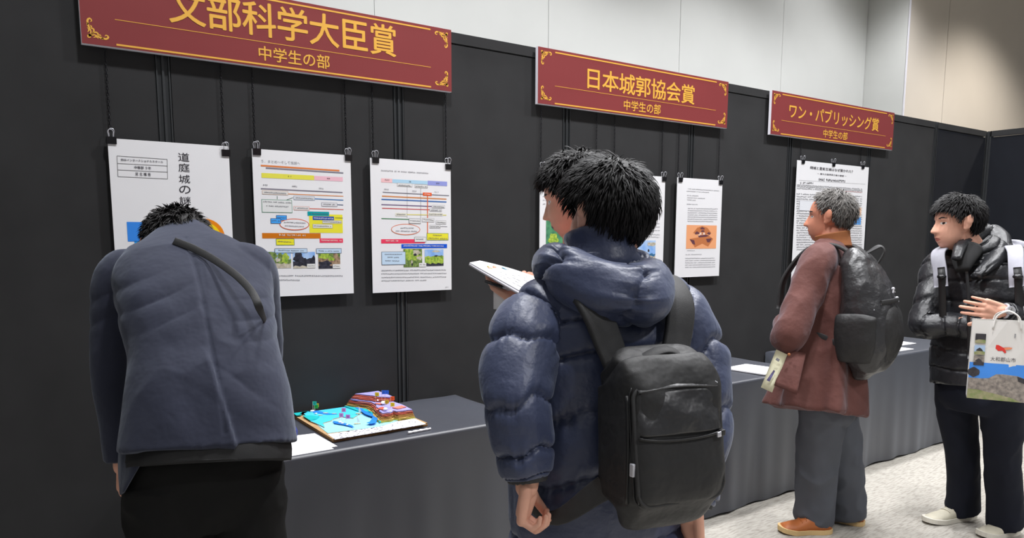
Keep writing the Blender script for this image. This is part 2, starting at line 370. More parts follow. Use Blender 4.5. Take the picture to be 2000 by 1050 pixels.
# ------------------------------------------------------------------ posters, clips and chains
class Poster:
    def __init__(s, x0, x1, z0, z1, label, y=-.03, bow=.004):
        s.y = y; s.t = root('hanging_poster', label, 'poster', (x0, y, z0), 'white posters hung on the black panels')
        s.x0, s.x1, s.z0, s.z1, s.k = x0, x1, z0, z1, 0
        n = 12; V = []; Fc = []
        for sd in (0, 1):
            for i in range(n+1):
                for j in (0, 1):
                    V.append((x0+(x1-x0)*i/n, y+sd*.0025, z1 if j else z0))
        for i in range(n):
            a = 2*i; Fc.append((a, a+2, a+3, a+1)); c = a+2*(n+1); Fc.append((c, c+1, c+3, c+2))
            Fc.append((a, a+2*(n+1), a+2+2*(n+1), a+2)); Fc.append((a+1, a+3, a+3+2*(n+1), a+1+2*(n+1)))
        e = 2*(n+1); Fc += [(0, 1, e+1, e), (2*n, 2*n+e, 2*n+1+e, 2*n+1)]
        mesh('paper_sheet', V, Fc, M_PAPER, s.t)
    def yy(s, l): return s.y-.0004-.0003*l
    def pt(s, u, v): p = at_y(u, v, s.y); return p[0], p[2]
    def rect(s, u0, v0, u1, v1, col, l=1, border=None, name='colour_block'):
        (a, z1), (b_, z0) = s.pt(u0, v0), s.pt(u1, v1); s.rw(a, b_, z0, z1, col, l, border, name)
    def rw(s, a, b_, z0, z1, col, l=1, border=None, name='colour_block'):
        y = s.yy(l); b = MB()
        V = lambda a, b_, c, d, y: [(a, y, c), (b_, y, c), (b_, y, d), (a, y, d)]
        if border:
            k = .0016; b.add(V(a, b_, z0, z1, y), [(0, 1, 2, 3)], 1); b.add(V(a+k, b_-k, z0+k, z1-k, y-.00015), [(0, 1, 2, 3)], 0)
            b.obj(name, [ink(*col), ink(*border)], s.t)
        else: b.add(V(a, b_, z0, z1, y), [(0, 1, 2, 3)]); b.obj(name, ink(*col), s.t)
    def line(s, u0, v0, u1, v1, col, w_=.002, l=1):
        (a, c), (b_, d) = s.pt(u0, v0), s.pt(u1, v1); y = s.yy(l); dx, dz = b_-a, d-c; q = math.hypot(dx, dz); nx, nz = -dz/q*w_/2, dx/q*w_/2
        mesh('ruled_line', [(a-nx, y, c-nz), (b_-nx, y, d-nz), (b_+nx, y, d+nz), (a+nx, y, c+nz)], [(0, 1, 2, 3)], ink(*col), s.t)
    def oval(s, u, v, ru, rv, col, w_=.002, l=2, fill=(236, 236, 239)):
        (a, z1), (b_, z0) = s.pt(u-ru, v-rv), s.pt(u+ru, v+rv); cx, cz, rx, rz = (a+b_)/2, (z0+z1)/2, (b_-a)/2, (z1-z0)/2
        t = np.linspace(0, 2*np.pi, 40, endpoint=False); y = s.yy(l); b = MB()
        if fill: b.add(np.stack([cx+rx*np.cos(t), 0*t+y, cz+rz*np.sin(t)], 1), [tuple(range(40))], 1)
        V = np.vstack([np.stack([cx+(rx+k)*np.cos(t), 0*t+y-.0001, cz+(rz+k)*np.sin(t)], 1) for k in (-w_/2, w_/2)])
        b.add(V, [(i, (i+1) % 40, 40+(i+1) % 40, 40+i) for i in range(40)], 0)
        b.obj('printed_ring', [ink(*col), ink(*(fill or col))], s.t)
    def lines(s, rows, col=(120, 120, 126), l=3, name='small_print', h=None):
        """unreadably small print: rows of tiny marks; row = (u0, v0, u1, v1, height_m)"""
        b = MB(); y = s.yy(l)
        for r_ in rows:
            (a, c), (b_, d) = s.pt(r_[0], r_[1]), s.pt(r_[2], r_[3]); hh = r_[4] if len(r_) > 4 else .006
            x = a
            while x < b_-.001:
                wd = hh*random.uniform(.55, .95); z = c+(d-c)*(x-a)/(b_-a)
                for q in range(2):
                    zz = z+hh*random.uniform(-.45, .2); e = hh*random.uniform(.12, .22)
                    b.add([(x, y, zz), (min(x+wd, b_), y, zz), (min(x+wd, b_), y, zz+e), (x, y, zz+e)], [(0, 1, 2, 3)])
                xx = x+wd*random.uniform(.2, .7); e = hh*.16
                b.add([(xx, y, z-hh*.45), (xx+e, y, z-hh*.45), (xx+e, y, z+hh*.45), (xx, y, z+hh*.45)], [(0, 1, 2, 3)])
                x += wd+hh*.18+(hh*.8 if random.random() < .06 else 0)
        tag(b.obj(name, ink(*col), s.t), kind='stuff')
    def text(s, tx, u0, v0, u1, v1, col=(60, 58, 64), bold=0., l=3, name='lettering'):
        (a, z1), (b_, z0) = s.pt(u0, v0), s.pt(u1, v1); put_text(tx, a, b_, z0, z1, s.yy(l), ink(*col), s.t, name, bold)
    def photo(s, u0, v0, u1, v1, bg, blobs, l=2):
        """printed photograph from flat mottled shapes: bg = list of (v fraction from top, material); blobs = (cx, cz, rx, rz, material)"""
        (a, z1), (b_, z0) = s.pt(u0, v0), s.pt(u1, v1); y = s.yy(l); b = MB(); ms = []
        def mi(m_):
            if m_ not in ms: ms.append(m_)
            return ms.index(m_)
        for k, (f, m_) in enumerate(bg):
            f2 = bg[k+1][0] if k+1 < len(bg) else 1
            n = 10; V = []
            for i in range(n+1):
                jt = 0 if k == 0 else .04*math.sin(i*2.1+k)
                V.append((a+(b_-a)*i/n, y-.00003*k, z1+(z0-z1)*(f+jt)))
            V += [(b_, y-.00003*k, z1+(z0-z1)*1), (a, y-.00003*k, z0)]
            b.add(V[::-1], [tuple(range(n+3))], mi(m_))
        for k, (cx, cz, rx, rz, m_) in enumerate(blobs):
            t = np.linspace(0, 2*np.pi, 18, endpoint=False); r_ = 1+.16*np.sin(t*5+k)+.1*np.sin(t*3+2*k)
            X = np.clip(cx+rx*np.cos(t)*r_, 0, 1); Z = np.clip(cz+rz*np.sin(t)*r_, 0, 1)
            b.add(np.stack([a+(b_-a)*X, 0*t+y-.0002-.00003*k, z1+(z0-z1)*Z], 1)[::-1], [tuple(range(18))], mi(m_))
        b.obj('printed_photograph', ms, s.t)
def clip(x, z, y=-.03, gone=False, label=''):
    t = root('binder_clip', label, 'clip', (x, y, z), 'black binder clips on the posters')
    w2 = .0155
    MB().prism([(y-.0085, z+.011), (y-.0045, z-.014), (y-.0030, z-.014), (y-.0025, z+.004), (y+.005, z+.004), (y+.006, z-.014), (y+.0075, z-.014), (y+.0105, z+.011)], 0, x-w2, x+w2).obj('clip_body', M_BLACKCLIP, t)
    for yy_, tilt in ((y-.006, -.006), (y+.008, .004)):
        pts = [(x-.007, yy_, z+.008), (x-.0075, yy_+tilt*.4, z+.020), (x-.009, yy_+tilt, z+.030), (x-.005, yy_+tilt*1.1, z+.037), (x, yy_+tilt*1.2, z+.038), (x+.005, yy_+tilt*1.1, z+.037), (x+.009, yy_+tilt, z+.030), (x+.0075, yy_+tilt*.4, z+.020), (x+.007, yy_, z+.008)]
        MB().path(crom(pts, 24), .0012, 5).obj('wire_handle', M_STEEL, t, True)
def chain(x, z0, z1, label, y=-.012):
    b = MB(); n = int((z1-z0)/.0105); t = np.linspace(0, 2*np.pi, 10, endpoint=False)
    for i in range(n):
        z = z0+(i+.5)*(z1-z0)/n; ax = np.array([1., 0, 0]) if i % 2 else np.array([0, 1., 0]); yb = y+(.0-.004)*0
        pts = np.stack([x+.0022*math.sin(i*.3)*0+ax[0]*.0036*np.cos(t), yb+ax[1]*.0036*np.cos(t), z+.0072*np.sin(t)], 1)
        b.path(pts, .0011, 4, closed=True)
    tag(b.obj('hanging_chain', M_CHAIN, None, True), label, 'chain', 'dark chains holding the posters')
names = ['leftmost title poster', 'timeline poster with yellow and pink bars', 'timeline poster with blue banner strip', 'poster behind the two central men', 'half-hidden poster with blue sky photograph', 'poster with orange castle picture']
XS = [(.375, .782), (.870, 1.274), (1.362, 1.754), (2.266, 2.664), (2.758, 3.150), (3.252, 3.640)]
CL = [(.387, .770, 1.770, 1.752), (.886, 1.262, 1.764, 1.764), (1.384, 1.742, 1.762, 1.754), (2.284, 2.648, 1.768, 1.766), (2.776, 3.138, 1.764, 1.764), (3.272, 3.622, 1.766, 1.766)]
for nm, (a, b_, za, zb) in zip(names, CL):
    for sd, x, z in (('left', a, za), ('right', b_, zb)):
        clip(x, z, label='black clip, upper %s of the %s' % (sd, nm))
        chain(x, z+.034, 2.335, 'dark chain above the upper %s corner of the %s' % (sd, nm))
# 1: title sheet
p = Poster(.375, .782, 1.205, 1.776, 'title poster with large vertical lettering, blue and orange shapes, behind bowed man')
z3 = lambda x, y: (190+x/3, 250+y/3)
for tx, y0, y1 in (('道', 143, 197), ('庭', 205, 258), ('城', 272, 324), ('の', 336, 384), ('謎', 400, 450), ('は', 465, 515)):
    (u0, v0), (u1, v1) = z3(472+(y0-143)*.035, y0), z3(540+(y0-143)*.035, y1); p.text(tx, u0, v0, u1, v1, (42, 40, 48), .0, name='title_character')
for (x0, y0), (x1, y1) in (((115, 163), (409, 183)), ((117, 207), (410, 222)), ((119, 245), (411, 258)), ((121, 284), (412, 298)), ((115, 163), (121, 284)), ((409, 183), (412, 298))):
    p.line(*z3(x0, y0), *z3(x1, y1), (110, 110, 112), .0016)
p.text('四谷インターナショナルスクール', *z3(138, 178), *z3(386, 205), (70, 66, 76), .012)
p.text('中等部 ９年', *z3(216, 221), *z3(316, 243), (70, 66, 76), .012)
p.text('足 立 禧 吾', *z3(222, 258), *z3(314, 281), (70, 66, 76), .012)
p.rect(*z3(172, 549), *z3(372, 664), (58, 140, 236)); p.rect(*z3(217, 662), *z3(330, 780), (36, 150, 230))
p.oval(*z3(632, 640), 36.5, 33.5, (240, 140, 20), .014, 2, (250, 214, 20))
p.rect(*z3(480, 600), *z3(600, 690), (240, 140, 20), 1)
# 2: timeline sheet
p = Poster(.868, 1.272, 1.199, 1.774, 'timeline poster with yellow and pink bars, right of the bowed man')
z4 = lambda x, y: (480+x/3.281, 270+y/3.281)
p.text('５．まとめ〜そして仮説へ', *z4(100, 135), *z4(348, 170), (150, 150, 154))
p.line(*z4(96, 174), *z4(600, 207), (226, 130, 70), .0062); p.line(*z4(128, 190), *z4(625, 222), (128, 126, 140), .0052)
p.rect(*z4(100, 221), *z4(438, 268), (230, 224, 84)); p.rect(*z4(438, 240), *z4(622, 276), (240, 190, 204))
p.lines([(*z4(270, 242), *z4(290, 243), .006), (*z4(520, 257), *z4(542, 258), .006)], (90, 86, 80))
p.lines([(*z4(110, 298), *z4(140, 300), .007), (*z4(296, 307), *z4(326, 309), .007), (*z4(468, 320), *z4(498, 322), .007)], (140, 140, 146))
p.line(*z4(96, 322), *z4(620, 347), (130, 126, 140), .0045)
p.rect(*z4(104, 332), *z4(272, 364), (226, 224, 222), 2, (206, 180, 160)); p.line(*z4(272, 356), *z4(625, 371), (222, 150, 96), .0032)
p.rect(*z4(306, 368), *z4(442, 398), (224, 226, 230), 2, (150, 166, 190)); p.line(*z4(442, 387), *z4(625, 396), (60, 120, 180), .0035)
p.rect(*z4(100, 390), *z4(298, 478), (226, 228, 228), 2, (30, 130, 90)); p.rect(*z4(484, 410), *z4(586, 438), (226, 226, 230), 2, (150, 150, 160))
p.line(*z4(586, 425), *z4(624, 427), (40, 70, 110), .003); p.rect(*z4(306, 434), *z4(408, 462), (228, 226, 226), 2, (222, 170, 160)); p.line(*z4(408, 450), *z4(626, 456), (214, 110, 90), .003)
p.line(*z4(201, 390), *z4(201, 370), (40, 100, 70), .002); p.line(*z4(262, 394), *z4(302, 380), (40, 90, 70), .0016)
p.rect(*z4(405, 485), *z4(622, 606), (236, 228, 60), 1); p.rect(*z4(395, 468), *z4(534, 498), (6, 160, 168), 2); p.rect(*z4(428, 499), *z4(565, 524), (20, 70, 180), 3)
p.rect(*z4(490, 525), *z4(614, 546), (232, 232, 228), 3, (180, 180, 180)); p.rect(*z4(428, 549), *z4(556, 576), (232, 232, 222), 3, (170, 170, 170)); p.line(*z4(572, 509), *z4(622, 511), (60, 80, 40), .002, 2)
p.rect(*z4(194, 492), *z4(263, 525), (70, 168, 250), 2, (40, 60, 110)); p.rect(*z4(158, 512), *z4(226, 546), (70, 168, 250), 3, (40, 60, 110))
p.oval(*z4(311, 551), 28.6, 11, (214, 96, 60), .003)
p.rect(*z4(104, 606), *z4(480, 641), (206, 116, 14), 1); p.rect(*z4(473, 641), *z4(623, 668), (240, 66, 100), 2); p.rect(*z4(193, 643), *z4(312, 684), (240, 232, 50), 2, (30, 120, 70))
p.rect(*z4(184, 706), *z4(394, 733), (196, 218, 240), 4, (60, 80, 110)); p.rect(*z4(450, 706), *z4(613, 736), (196, 218, 240), 4, (60, 80, 110))
rows = [(118, 344, 258, 354), (318, 380, 432, 387), (110, 404, 292, 414), (130, 432, 270, 438), (316, 445, 396, 449), (496, 421, 570, 425), (408, 480, 524, 486), (496, 533, 608, 537), (434, 560, 548, 564), (200, 506, 256, 508), (166, 526, 218, 529), (244, 537, 380, 543), (250, 560, 374, 566), (204, 660, 302, 664), (206, 717, 374, 721), (466, 720, 604, 724)]
p.lines([(*z4(a, b_), *z4(c, d), .0055) for a, b_, c, d in rows], (112, 112, 120), 6)
p.lines([(*z4(434, 510), *z4(560, 514), .007), (*z4(212, 618), *z4(382, 622), .008), (*z4(482, 652), *z4(614, 655), .007)], (245, 245, 240), 6, 'white_print')
p.lines([(*z4(100, 880), *z4(622, 880), .007), (*z4(100, 906), *z4(348, 907), .007)], (150, 150, 156), 3)
SKY, LEAF, LEAF2, DARK, SAND, EARTH = (mat(n_, c1, .7, .3, s_, spec=.2, col2=c2) for n_, c1, c2, s_ in (('print_sky', (96, 160, 236), (190, 214, 244), 18), ('print_leaves', (52, 84, 40), (150, 172, 96), 90), ('print_bright_leaves', (96, 150, 50), (200, 214, 90), 80), ('print_dark', (24, 26, 34), (66, 66, 80), 80), ('print_sand', (170, 160, 140), (212, 206, 190), 60), ('print_earth', (104, 84, 66), (190, 160, 130), 80)))
p.photo(*z4(132, 726), *z4(292, 830), [(0, SKY), (.45, LEAF), (.72, SAND)], [(.12, .3, .16, .3, LEAF), (.3, .25, .12, .25, LEAF), (.72, .4, .2, .3, LEAF2), (.55, .3, .1, .3, LEAF), (.45, .5, .1, .12, SAND)])
p.photo(*z4(300, 728), *z4(446, 830), [(0, SKY), (.55, DARK), (.86, SAND)], [(.25, .34, .22, .3, DARK), (.5, .52, .14, .16, DARK), (.72, .55, .2, .16, DARK), (.93, .45, .1, .2, DARK)])
p.photo(*z4(463, 734), *z4(606, 832), [(0, LEAF), (.3, EARTH), (.8, DARK)], [(.3, .2, .25, .2, LEAF2), (.8, .3, .12, .3, EARTH), (.3, .7, .3, .2, DARK), (.6, .4, .15, .1, LEAF2)])
for a, b_, c, d in ((134, 806, 180, 828), (392, 804, 444, 828), (556, 806, 606, 830)): p.rect(*z4(a, b_), *z4(c, d), (232, 232, 230), 5); p.lines([(*z4(a+6, (b_+d)/2), *z4(c-6, (b_+d)/2+1), .0055)], (120, 120, 120), 6)
# 3: second timeline sheet
p = Poster(1.360, 1.755, 1.196, 1.770, 'timeline poster with blue strip and two field photographs, above the terrain model')
z5 = lambda x, y: (710+x/3.387, 280+y/3.387)
p.lines([(*z5(116, 178), *z5(428, 197), .0065)], (140, 140, 146))
p.rect(*z5(116, 230), *z5(190, 260), (244, 196, 200)); p.rect(*z5(190, 236), *z5(424, 271), (176, 214, 238)); p.rect(*z5(424, 246), *z5(553, 282), (150, 158, 222))
p.rect(*z5(222, 260), *z5(322, 288), (230, 230, 230), 2, (180, 180, 180)); p.rect(*z5(338, 270), *z5(424, 296), (230, 230, 230), 2, (180, 180, 180))
for a, b_, c, d, col, w_ in ((126, 322, 565, 345, (130, 128, 138), .004), (122, 348, 548, 368, (214, 140, 84), .005), (118, 369, 548, 387, (60, 110, 180), .005), (118, 404, 450, 416, (110, 90, 130), .004), (122, 428, 440, 438, (206, 84, 84), .0035), (285, 470, 548, 474, (226, 216, 130), .004), (118, 496, 300, 502, (60, 130, 80), .0035), (507, 549, 553, 550, (120, 120, 126), .002), (288, 288, 288, 494, (170, 170, 172), .0016), (378, 296, 378, 494, (140, 140, 142), .0016)):
    p.line(*z5(a, b_), *z5(c, d), col, w_)
p.line(*z5(423, 346), *z5(423, 594), (228, 110, 60), .0045, 2); p.rect(*z5(392, 324), *z5(450, 347), (238, 96, 40), 3)
for a, b_, c, d in ((452, 406, 538, 428), (436, 430, 518, 450), (386, 492, 468, 520), (478, 508, 546, 534), (436, 538, 508, 560)): p.rect(*z5(a, b_), *z5(c, d), (230, 230, 230), 3, (186, 186, 190))
p.rect(*z5(210, 458), *z5(286, 480), (232, 230, 216), 3); p.rect(*z5(424, 458), *z5(524, 478), (232, 230, 216), 3); p.rect(*z5(299, 496), *z5(378, 530), (232, 232, 232), 4, (110, 110, 116))
p.oval(*z5(278, 568), 28, 10.4, (220, 120, 80), .003)
p.rect(*z5(116, 633), *z5(406, 660), (238, 66, 100), 1); p.rect(*z5(336, 618), *z5(414, 652), (232, 232, 232), 3, (120, 130, 126)); p.rect(*z5(418, 593), *z5(561, 639), (238, 230, 60), 2, (60, 120, 50)); p.rect(*z5(250, 666), *z5(552, 691), (16, 86, 214), 2)
p.photo(*z5(263, 698), *z5(388, 816), [(0, LEAF), (.35, LEAF2), (.6, LEAF)], [(.3, .2, .3, .2, LEAF2), (.7, .2, .2, .15, SAND), (.85, .5, .15, .1, SAND), (.62, .32, .09, .07, DARK), (.44, .72, .05, .1, SAND), (.45, .86, .04, .09, DARK)])
p.photo(*z5(404, 700), *z5(529, 808), [(0, SKY), (.42, LEAF2), (.85, DARK)], [(.6, .12, .2, .06, SAND), (.6, .4, .1, .05, DARK), (.85, .42, .14, .05, LEAF), (.25, .36, .3, .04, SKY)])
p.rect(*z5(118, 716), *z5(278, 800), (198, 222, 244), 4, (70, 90, 110)); p.rect(*z5(366, 790), *z5(414, 814), (232, 232, 232), 5)
p.lines([(*z5(a, b_), *z5(c, d), .006) for a, b_, c, d in ((140, 240, 166, 241), (300, 251, 320, 253), (478, 262, 500, 264), (230, 274, 314, 280), (344, 282, 420, 288), (136, 302, 164, 304), (322, 314, 348, 316), (468, 320, 494, 322), (460, 416, 532, 420), (444, 440, 512, 442), (392, 502, 462, 507), (484, 520, 540, 524), (442, 549, 502, 551), (218, 468, 278, 470), (430, 466, 520, 470), (306, 510, 370, 514), (244, 558, 330, 560), (212, 578, 352, 582), (346, 632, 404, 634), (458, 606, 516, 608), (428, 626, 552, 630), (138, 732, 256, 733), (158, 752, 232, 754), (142, 775, 234, 777), (372, 800, 408, 801))], (112, 112, 120), 6)
p.lines([(*z5(146, 643), *z5(228, 644), .0075), (*z5(262, 676), *z5(528, 678), .008), (*z5(402, 334), *z5(440, 336), .006)], (245, 245, 240), 6, 'white_print')
p.lines([(*z5(118, y0), *z5(c, y0-4), .006) for y0, c in ((840, 546), (862, 546), (886, 546), (908, 414))], (124, 124, 130), 3)
p.lines([(*z5(540, 950), *z5(558, 950), .005)], (160, 160, 160))
# 4-6: sheets behind the central men, and the castle sheet
z8 = lambda x, y: (900+x/3, 270+y/3)
p = Poster(2.266, 2.664, 1.21, 1.776, 'poster with green artwork showing beside the faces of the central men')
p.photo(*z8(500, 420), *z8(640, 630), [(0, mat('print_green', (46, 110, 84), .7, .3, 40, col2=(90, 160, 110)))], [(.3, .8, .2, .15, LEAF2), (.4, .35, .2, .2, DARK)])
p.lines([(*z8(480, 340+k*22), *z8(600, 344+k*22), .006) for k in range(3)], (140, 140, 146))
p = Poster(2.758, 3.150, 1.21, 1.776, 'poster with small sea photograph, edge showing right of the foreground man')
p.photo(*z8(1040, 598), *z8(1138, 705), [(0, SKY), (.72, ink(60, 110, 150)), (.85, SAND)], [(.6, .55, .05, .08, DARK), (.8, .2, .3, .1, SAND)])
p.lines([(*z8(1000, v_), *z8(1164, v_+4), .006) for v_ in (300, 330, 360, 495, 515, 535, 560, 575)], (150, 150, 156))
p = Poster(3.248, 3.640, 1.208, 1.778, 'poster with an orange picture of a castle, right of the foreground man')
z6 = lambda x, y: (1310+x/4.375, 320+y/4.375)
p.rect(*z6(136, 521), *z6(386, 722), (240, 168, 120), 1, name='orange_picture')
b = MB(); y = p.yy(2)
def poly(pts, mi): 
    V = []
    for a, c in pts: x_, z_ = p.pt(*z6(a, c)); V.append((x_, y-.0001*mi, z_))
    b.add(V[::-1], [tuple(range(len(V)))], mi)
poly([(160, 640), (230, 628), (262, 618), (330, 616), (362, 640), (318, 706), (268, 680), (205, 712)], 0)
poly([(225, 545), (268, 530), (312, 545), (345, 590), (300, 604), (225, 600), (190, 590)], 0)
for q in ([(250, 548), (269, 538), (292, 552), (286, 560), (254, 558)], [(205, 590), (222, 574), (244, 588), (240, 598), (210, 602)], [(308, 596), (322, 580), (342, 592), (330, 606)], [(300, 640), (352, 634), (330, 670), (310, 668)], [(160, 642), (200, 652), (208, 690), (186, 684)], [(230, 612), (300, 604), (330, 612), (300, 622), (240, 628)], [(262, 566), (284, 566), (288, 580), (258, 582)]): poly(q, 1)
for q in ([(246, 586), (262, 584), (262, 604), (246, 606)], [(274, 586), (292, 586), (292, 604), (274, 604)], [(236, 600), (246, 600), (246, 612), (236, 614)]): poly(q, 2)
b.obj('castle_drawing', [ink(196, 120, 74), ink(104, 64, 74), ink(238, 208, 190)], p.t)
p.lines([(*z6(146, 212), *z6(412, 230), .006), (*z6(136, 232), *z6(326, 243), .006), (*z6(140, 268), *z6(236, 273), .006), (*z6(140, 288), *z6(292, 295), .006), (*z6(140, 306), *z6(212, 310), .006), (*z6(136, 342), *z6(230, 346), .006)]+[(*z6(146-k*.8, 380+k*18), *z6(402-k*1.5-(30 if k == 6 else 0), 384+k*18), .006) for k in range(7)]+[(*z6(138, 740), *z6(204, 741), .005), (*z6(124, 774), *z6(262, 772), .006)]+[(*z6(122, 806+k*19), *z6(378, 804+k*18.5), .006) for k in range(5)], (132, 132, 138))
# 7: large research sheet
p = Poster(4.375, 5.238, .765, 1.942, 'large densely printed research poster behind the grey-haired man')
z9 = lambda x, y: (1540+x/11.76, 305+y/11.76)
p.text('岡城と豊前五城はなぜ築かれた？', *z9(500, 225), *z9(1475, 385), (58, 52, 60), .006); p.text('〜 歴九三国将来の真の意図 〜', *z9(660, 378), *z9(1330, 475), (66, 62, 70), .006)
p.lines([(*z9(690, 528), *z9(1285, 575), .020)], (100, 98, 104)); p.lines([(*z9(270, 603), *z9(550, 618), .016)], (110, 108, 112))
p.line(*z9(240, 550), *z9(1760, 640), (180, 180, 184), .002)
z2 = lambda x, y: (1480+x/2.334, 250+y/2.334)
p.lines([(*z2(178, 258+k*8), *z2(476, 278+k*7), .011) for k in range(3)]+[(*z2(176, 300+k*11), *z2(474, 312+k*10.4), .011) for k in range(24)], (150, 150, 154))
p.rect(*z2(330, 356), *z2(470, 398), (240, 200, 172), 4); p.rect(*z2(330, 404), *z2(468, 440), (92, 160, 230), 4); p.rect(*z2(190, 330), *z2(300, 380), (228, 230, 236), 4, (160, 160, 170)); p.rect(*z2(330, 284), *z2(474, 292), (240, 190, 190), 4)
p.lines([(*z2(430, 366+k*10), *z2(466, 367+k*10), .010) for k in range(3)]+[(*z2(420, 412+k*9), *z2(464, 413+k*9), .01) for k in range(3)], (110, 100, 110), 5)
for x, z, nm in ((4.437, 1.935, 'left'), (4.79, 1.937, 'middle'), (5.155, 1.94, 'right')):
    clip(x, z, label='black binder clip at the %s of the large poster behind the grey-haired man' % nm)
    if nm != 'middle': chain(x, z+.034, 2.335, 'dark chain above the %s side of the large poster behind the grey-haired man' % nm)

# ------------------------------------------------------------------ cloth-covered tables
def table(x0, x1, y0, y1, h, label, seed):
    t = root('covered_table', label, 'table', ((x0+x1)/2, (y0+y1)/2, 0), 'tables under charcoal cloths')
    nx, prof = 70, []
    r = .014
    # cross profile front bottom -> top -> back bottom ; rounded top edges
    n1, n2 = 16, 12
    pf = [(y0, z, 0) for z in np.linspace(.006, h-r, n1)]
    pf += [(y0+r-r*math.cos(q), h-r+r*math.sin(q), .0) for q in np.linspace(.3, math.pi/2, 5)]
    pf += [(y, h, -1) for y in np.linspace(y0+r+.01, y1-r-.01, n2)]
    pf += [(y1-r+r*math.sin(q), h-r+r*math.cos(q), -1) for q in np.linspace(0.1, math.pi/2, 4)]
    pf += [(y1, z, -1) for z in np.linspace(h-r-.02, .006, 4)]
    V = []; rs = random.Random(seed); ph = [rs.uniform(0, 6) for _ in range(8)]
    for i in range(nx+1):
        x = x0+(x1-x0)*i/nx; s = i/nx
        for (y, z, fl) in pf:
            d = max(0., (h-z)/h)
            wob = d**1.2*(.009*math.sin(x*9+ph[0])+.006*math.sin(x*17+ph[1])+.003*math.sin(x*41+ph[2])) if fl == 0 else 0
            V.append((x+.0*d, y-max(wob+.008*d, -.002), z+(.004*math.sin(x*23+ph[3])+.003*math.sin(x*7) if z < .01 else 0)+.004*(z < .01)+(.0008*math.sin(x*31+y*20+ph[4]) if fl == -1 and z > h-.001 else 0)))
    k = len(pf); Fc = [(i*k+j, (i+1)*k+j, (i+1)*k+j+1, i*k+j+1) for i in range(nx) for j in range(k-1)]
    Fc += [tuple(range(k)), tuple(range(nx*k, nx*k+k))[::-1]]
    mesh('tablecloth', V, Fc, M_CLOTH, t, True)
    for a in (x0+.08, x1-.08):
        for c in (y0+.08, y1-.06): MB().rod((a, c, 0), (a, c, h-.03), .013).obj('leg', M_POST, t)
    MB().box((x0+.01, y0+.012, h-.035), (x1-.01, y1-.012, h-.006)).obj('tabletop', M_POST, t)
    return t
TZ = .695
table(.560, 1.776, -.578, -.008, TZ, 'charcoal cloth-covered table at left carrying the terrain model', 1)
table(2.28, 3.779, -.578, -.008, TZ, 'charcoal cloth-covered table between the foreground man and the grey-haired man', 2)
table(4.163, 5.66, -.578, -.008, TZ, 'charcoal cloth-covered table at right behind the grey-haired man', 3)
# ------------------------------------------------------------------ things on the tables
def extr(pts, z0, z1, mt, name, parent, label=None, edge=None):
    """flat cut-out layer; optional second material on its cut edge"""
    b = MB(); n = len(pts)
    V = [(x, y, z0) for x, y in pts]+[(x, y, z1) for x, y in pts]
    b.add(V, [tuple(range(n))[::-1], tuple(range(n, 2*n))], 0); b.add(V, [(i, (i+1) % n, n+(i+1) % n, n+i) for i in range(n)], 1)
    return b.obj(name, [mt, edge or mt], parent, label=label)
def zpx(pts, z):
    q = [at_z(u, v, z)[:2] for u, v in pts]; return [(min(max(a, .988), 1.372), min(b, -.036)) for a, b in q]
def area(P): return sum(P[i][0]*P[(i+1) % len(P)][1]-P[(i+1) % len(P)][0]*P[i][1] for i in range(len(P)))
def ccw(P): return P if area(P) > 0 else P[::-1]
def rough(P, k=3, amp=.004, seed=0):
    """subdivide and jitter an outline so it reads as hand cut"""
    rs = random.Random(seed); o = []
    for i in range(len(P)):
        a, b = P[i], P[(i+1) % len(P)]
        for q in range(k):
            t = q/k; j = amp if q else amp*.3
            o.append((a[0]+(b[0]-a[0])*t+rs.uniform(-j, j), a[1]+(b[1]-a[1])*t+rs.uniform(-j, j)))
    return o
tm = root('terrain_model', 'handmade layered cardboard terrain model with flags and boats on the left table', 'model', (1.18, -.26, TZ+.001))
M_CARD = mat('corrugated_cardboard', (176, 142, 100), .85, .2, 120); M_CARD2 = mat('cardboard_edge', (140, 106, 66), .9, .3, 200)
B0, B1 = TZ+.001, TZ+.013
bd = ccw([(.984, -.482), (1.383, -.466), (1.372, -.03), (.99, -.035)])
extr(bd, B0, B0+.0055, M_CARD, 'base_board', tm, 'corrugated cardboard base', M_CARD2)
extr([(x*.997+.0035, y*.994-.0015) for x, y in bd], B0+.0057, B1, M_CARD, 'base_board', tm, None, M_CARD2)
SEA, SEA2, TEAL, RIV = (mat(n_, c, .6, .05, 30) for n_, c in (('pale_sea_blue', (150, 214, 236)), ('sea_blue', (64, 190, 226)), ('teal_shallows', (10, 176, 178)), ('river_blue', (24, 122, 220))))
e = B1
bw = lambda: M_CARD2
extr(ccw(zpx([(584, 803), (640, 846), (742, 833), (812, 812), (790, 795), (740, 775), (700, 772), (640, 781)], e)), e, e+.0015, SEA, 'sea_sheet', tm)
extr(rough(ccw(zpx([(584, 803), (606, 824), (634, 836), (630, 828), (645, 824), (650, 820), (668, 815), (690, 818), (705, 808), (704, 795), (680, 780), (634, 783)], e)), 2, .003, 1), e+.0016, e+.005, SEA2, 'sea_layer', tm, None, M_CARD)
extr(rough(ccw(zpx([(571, 806), (578, 812), (588, 811), (590, 805), (600, 802), (588, 799)], e+.005)), 2, .002, 2), e+.0052, e+.008, TEAL, 'shallows_layer', tm)
extr(rough(ccw(zpx([(591, 812), (606, 822), (618, 819), (624, 814), (610, 812)], e+.005)), 2, .002, 3), e+.0052, e+.008, TEAL, 'shallows_layer', tm)
extr(rough(ccw(zpx([(672, 796), (700, 806), (722, 808), (742, 828), (748, 824), (738, 806), (722, 794), (690, 790)], e)), 2, .002, 4), e+.0052, e+.0095, TEAL, 'shallows_layer', tm)
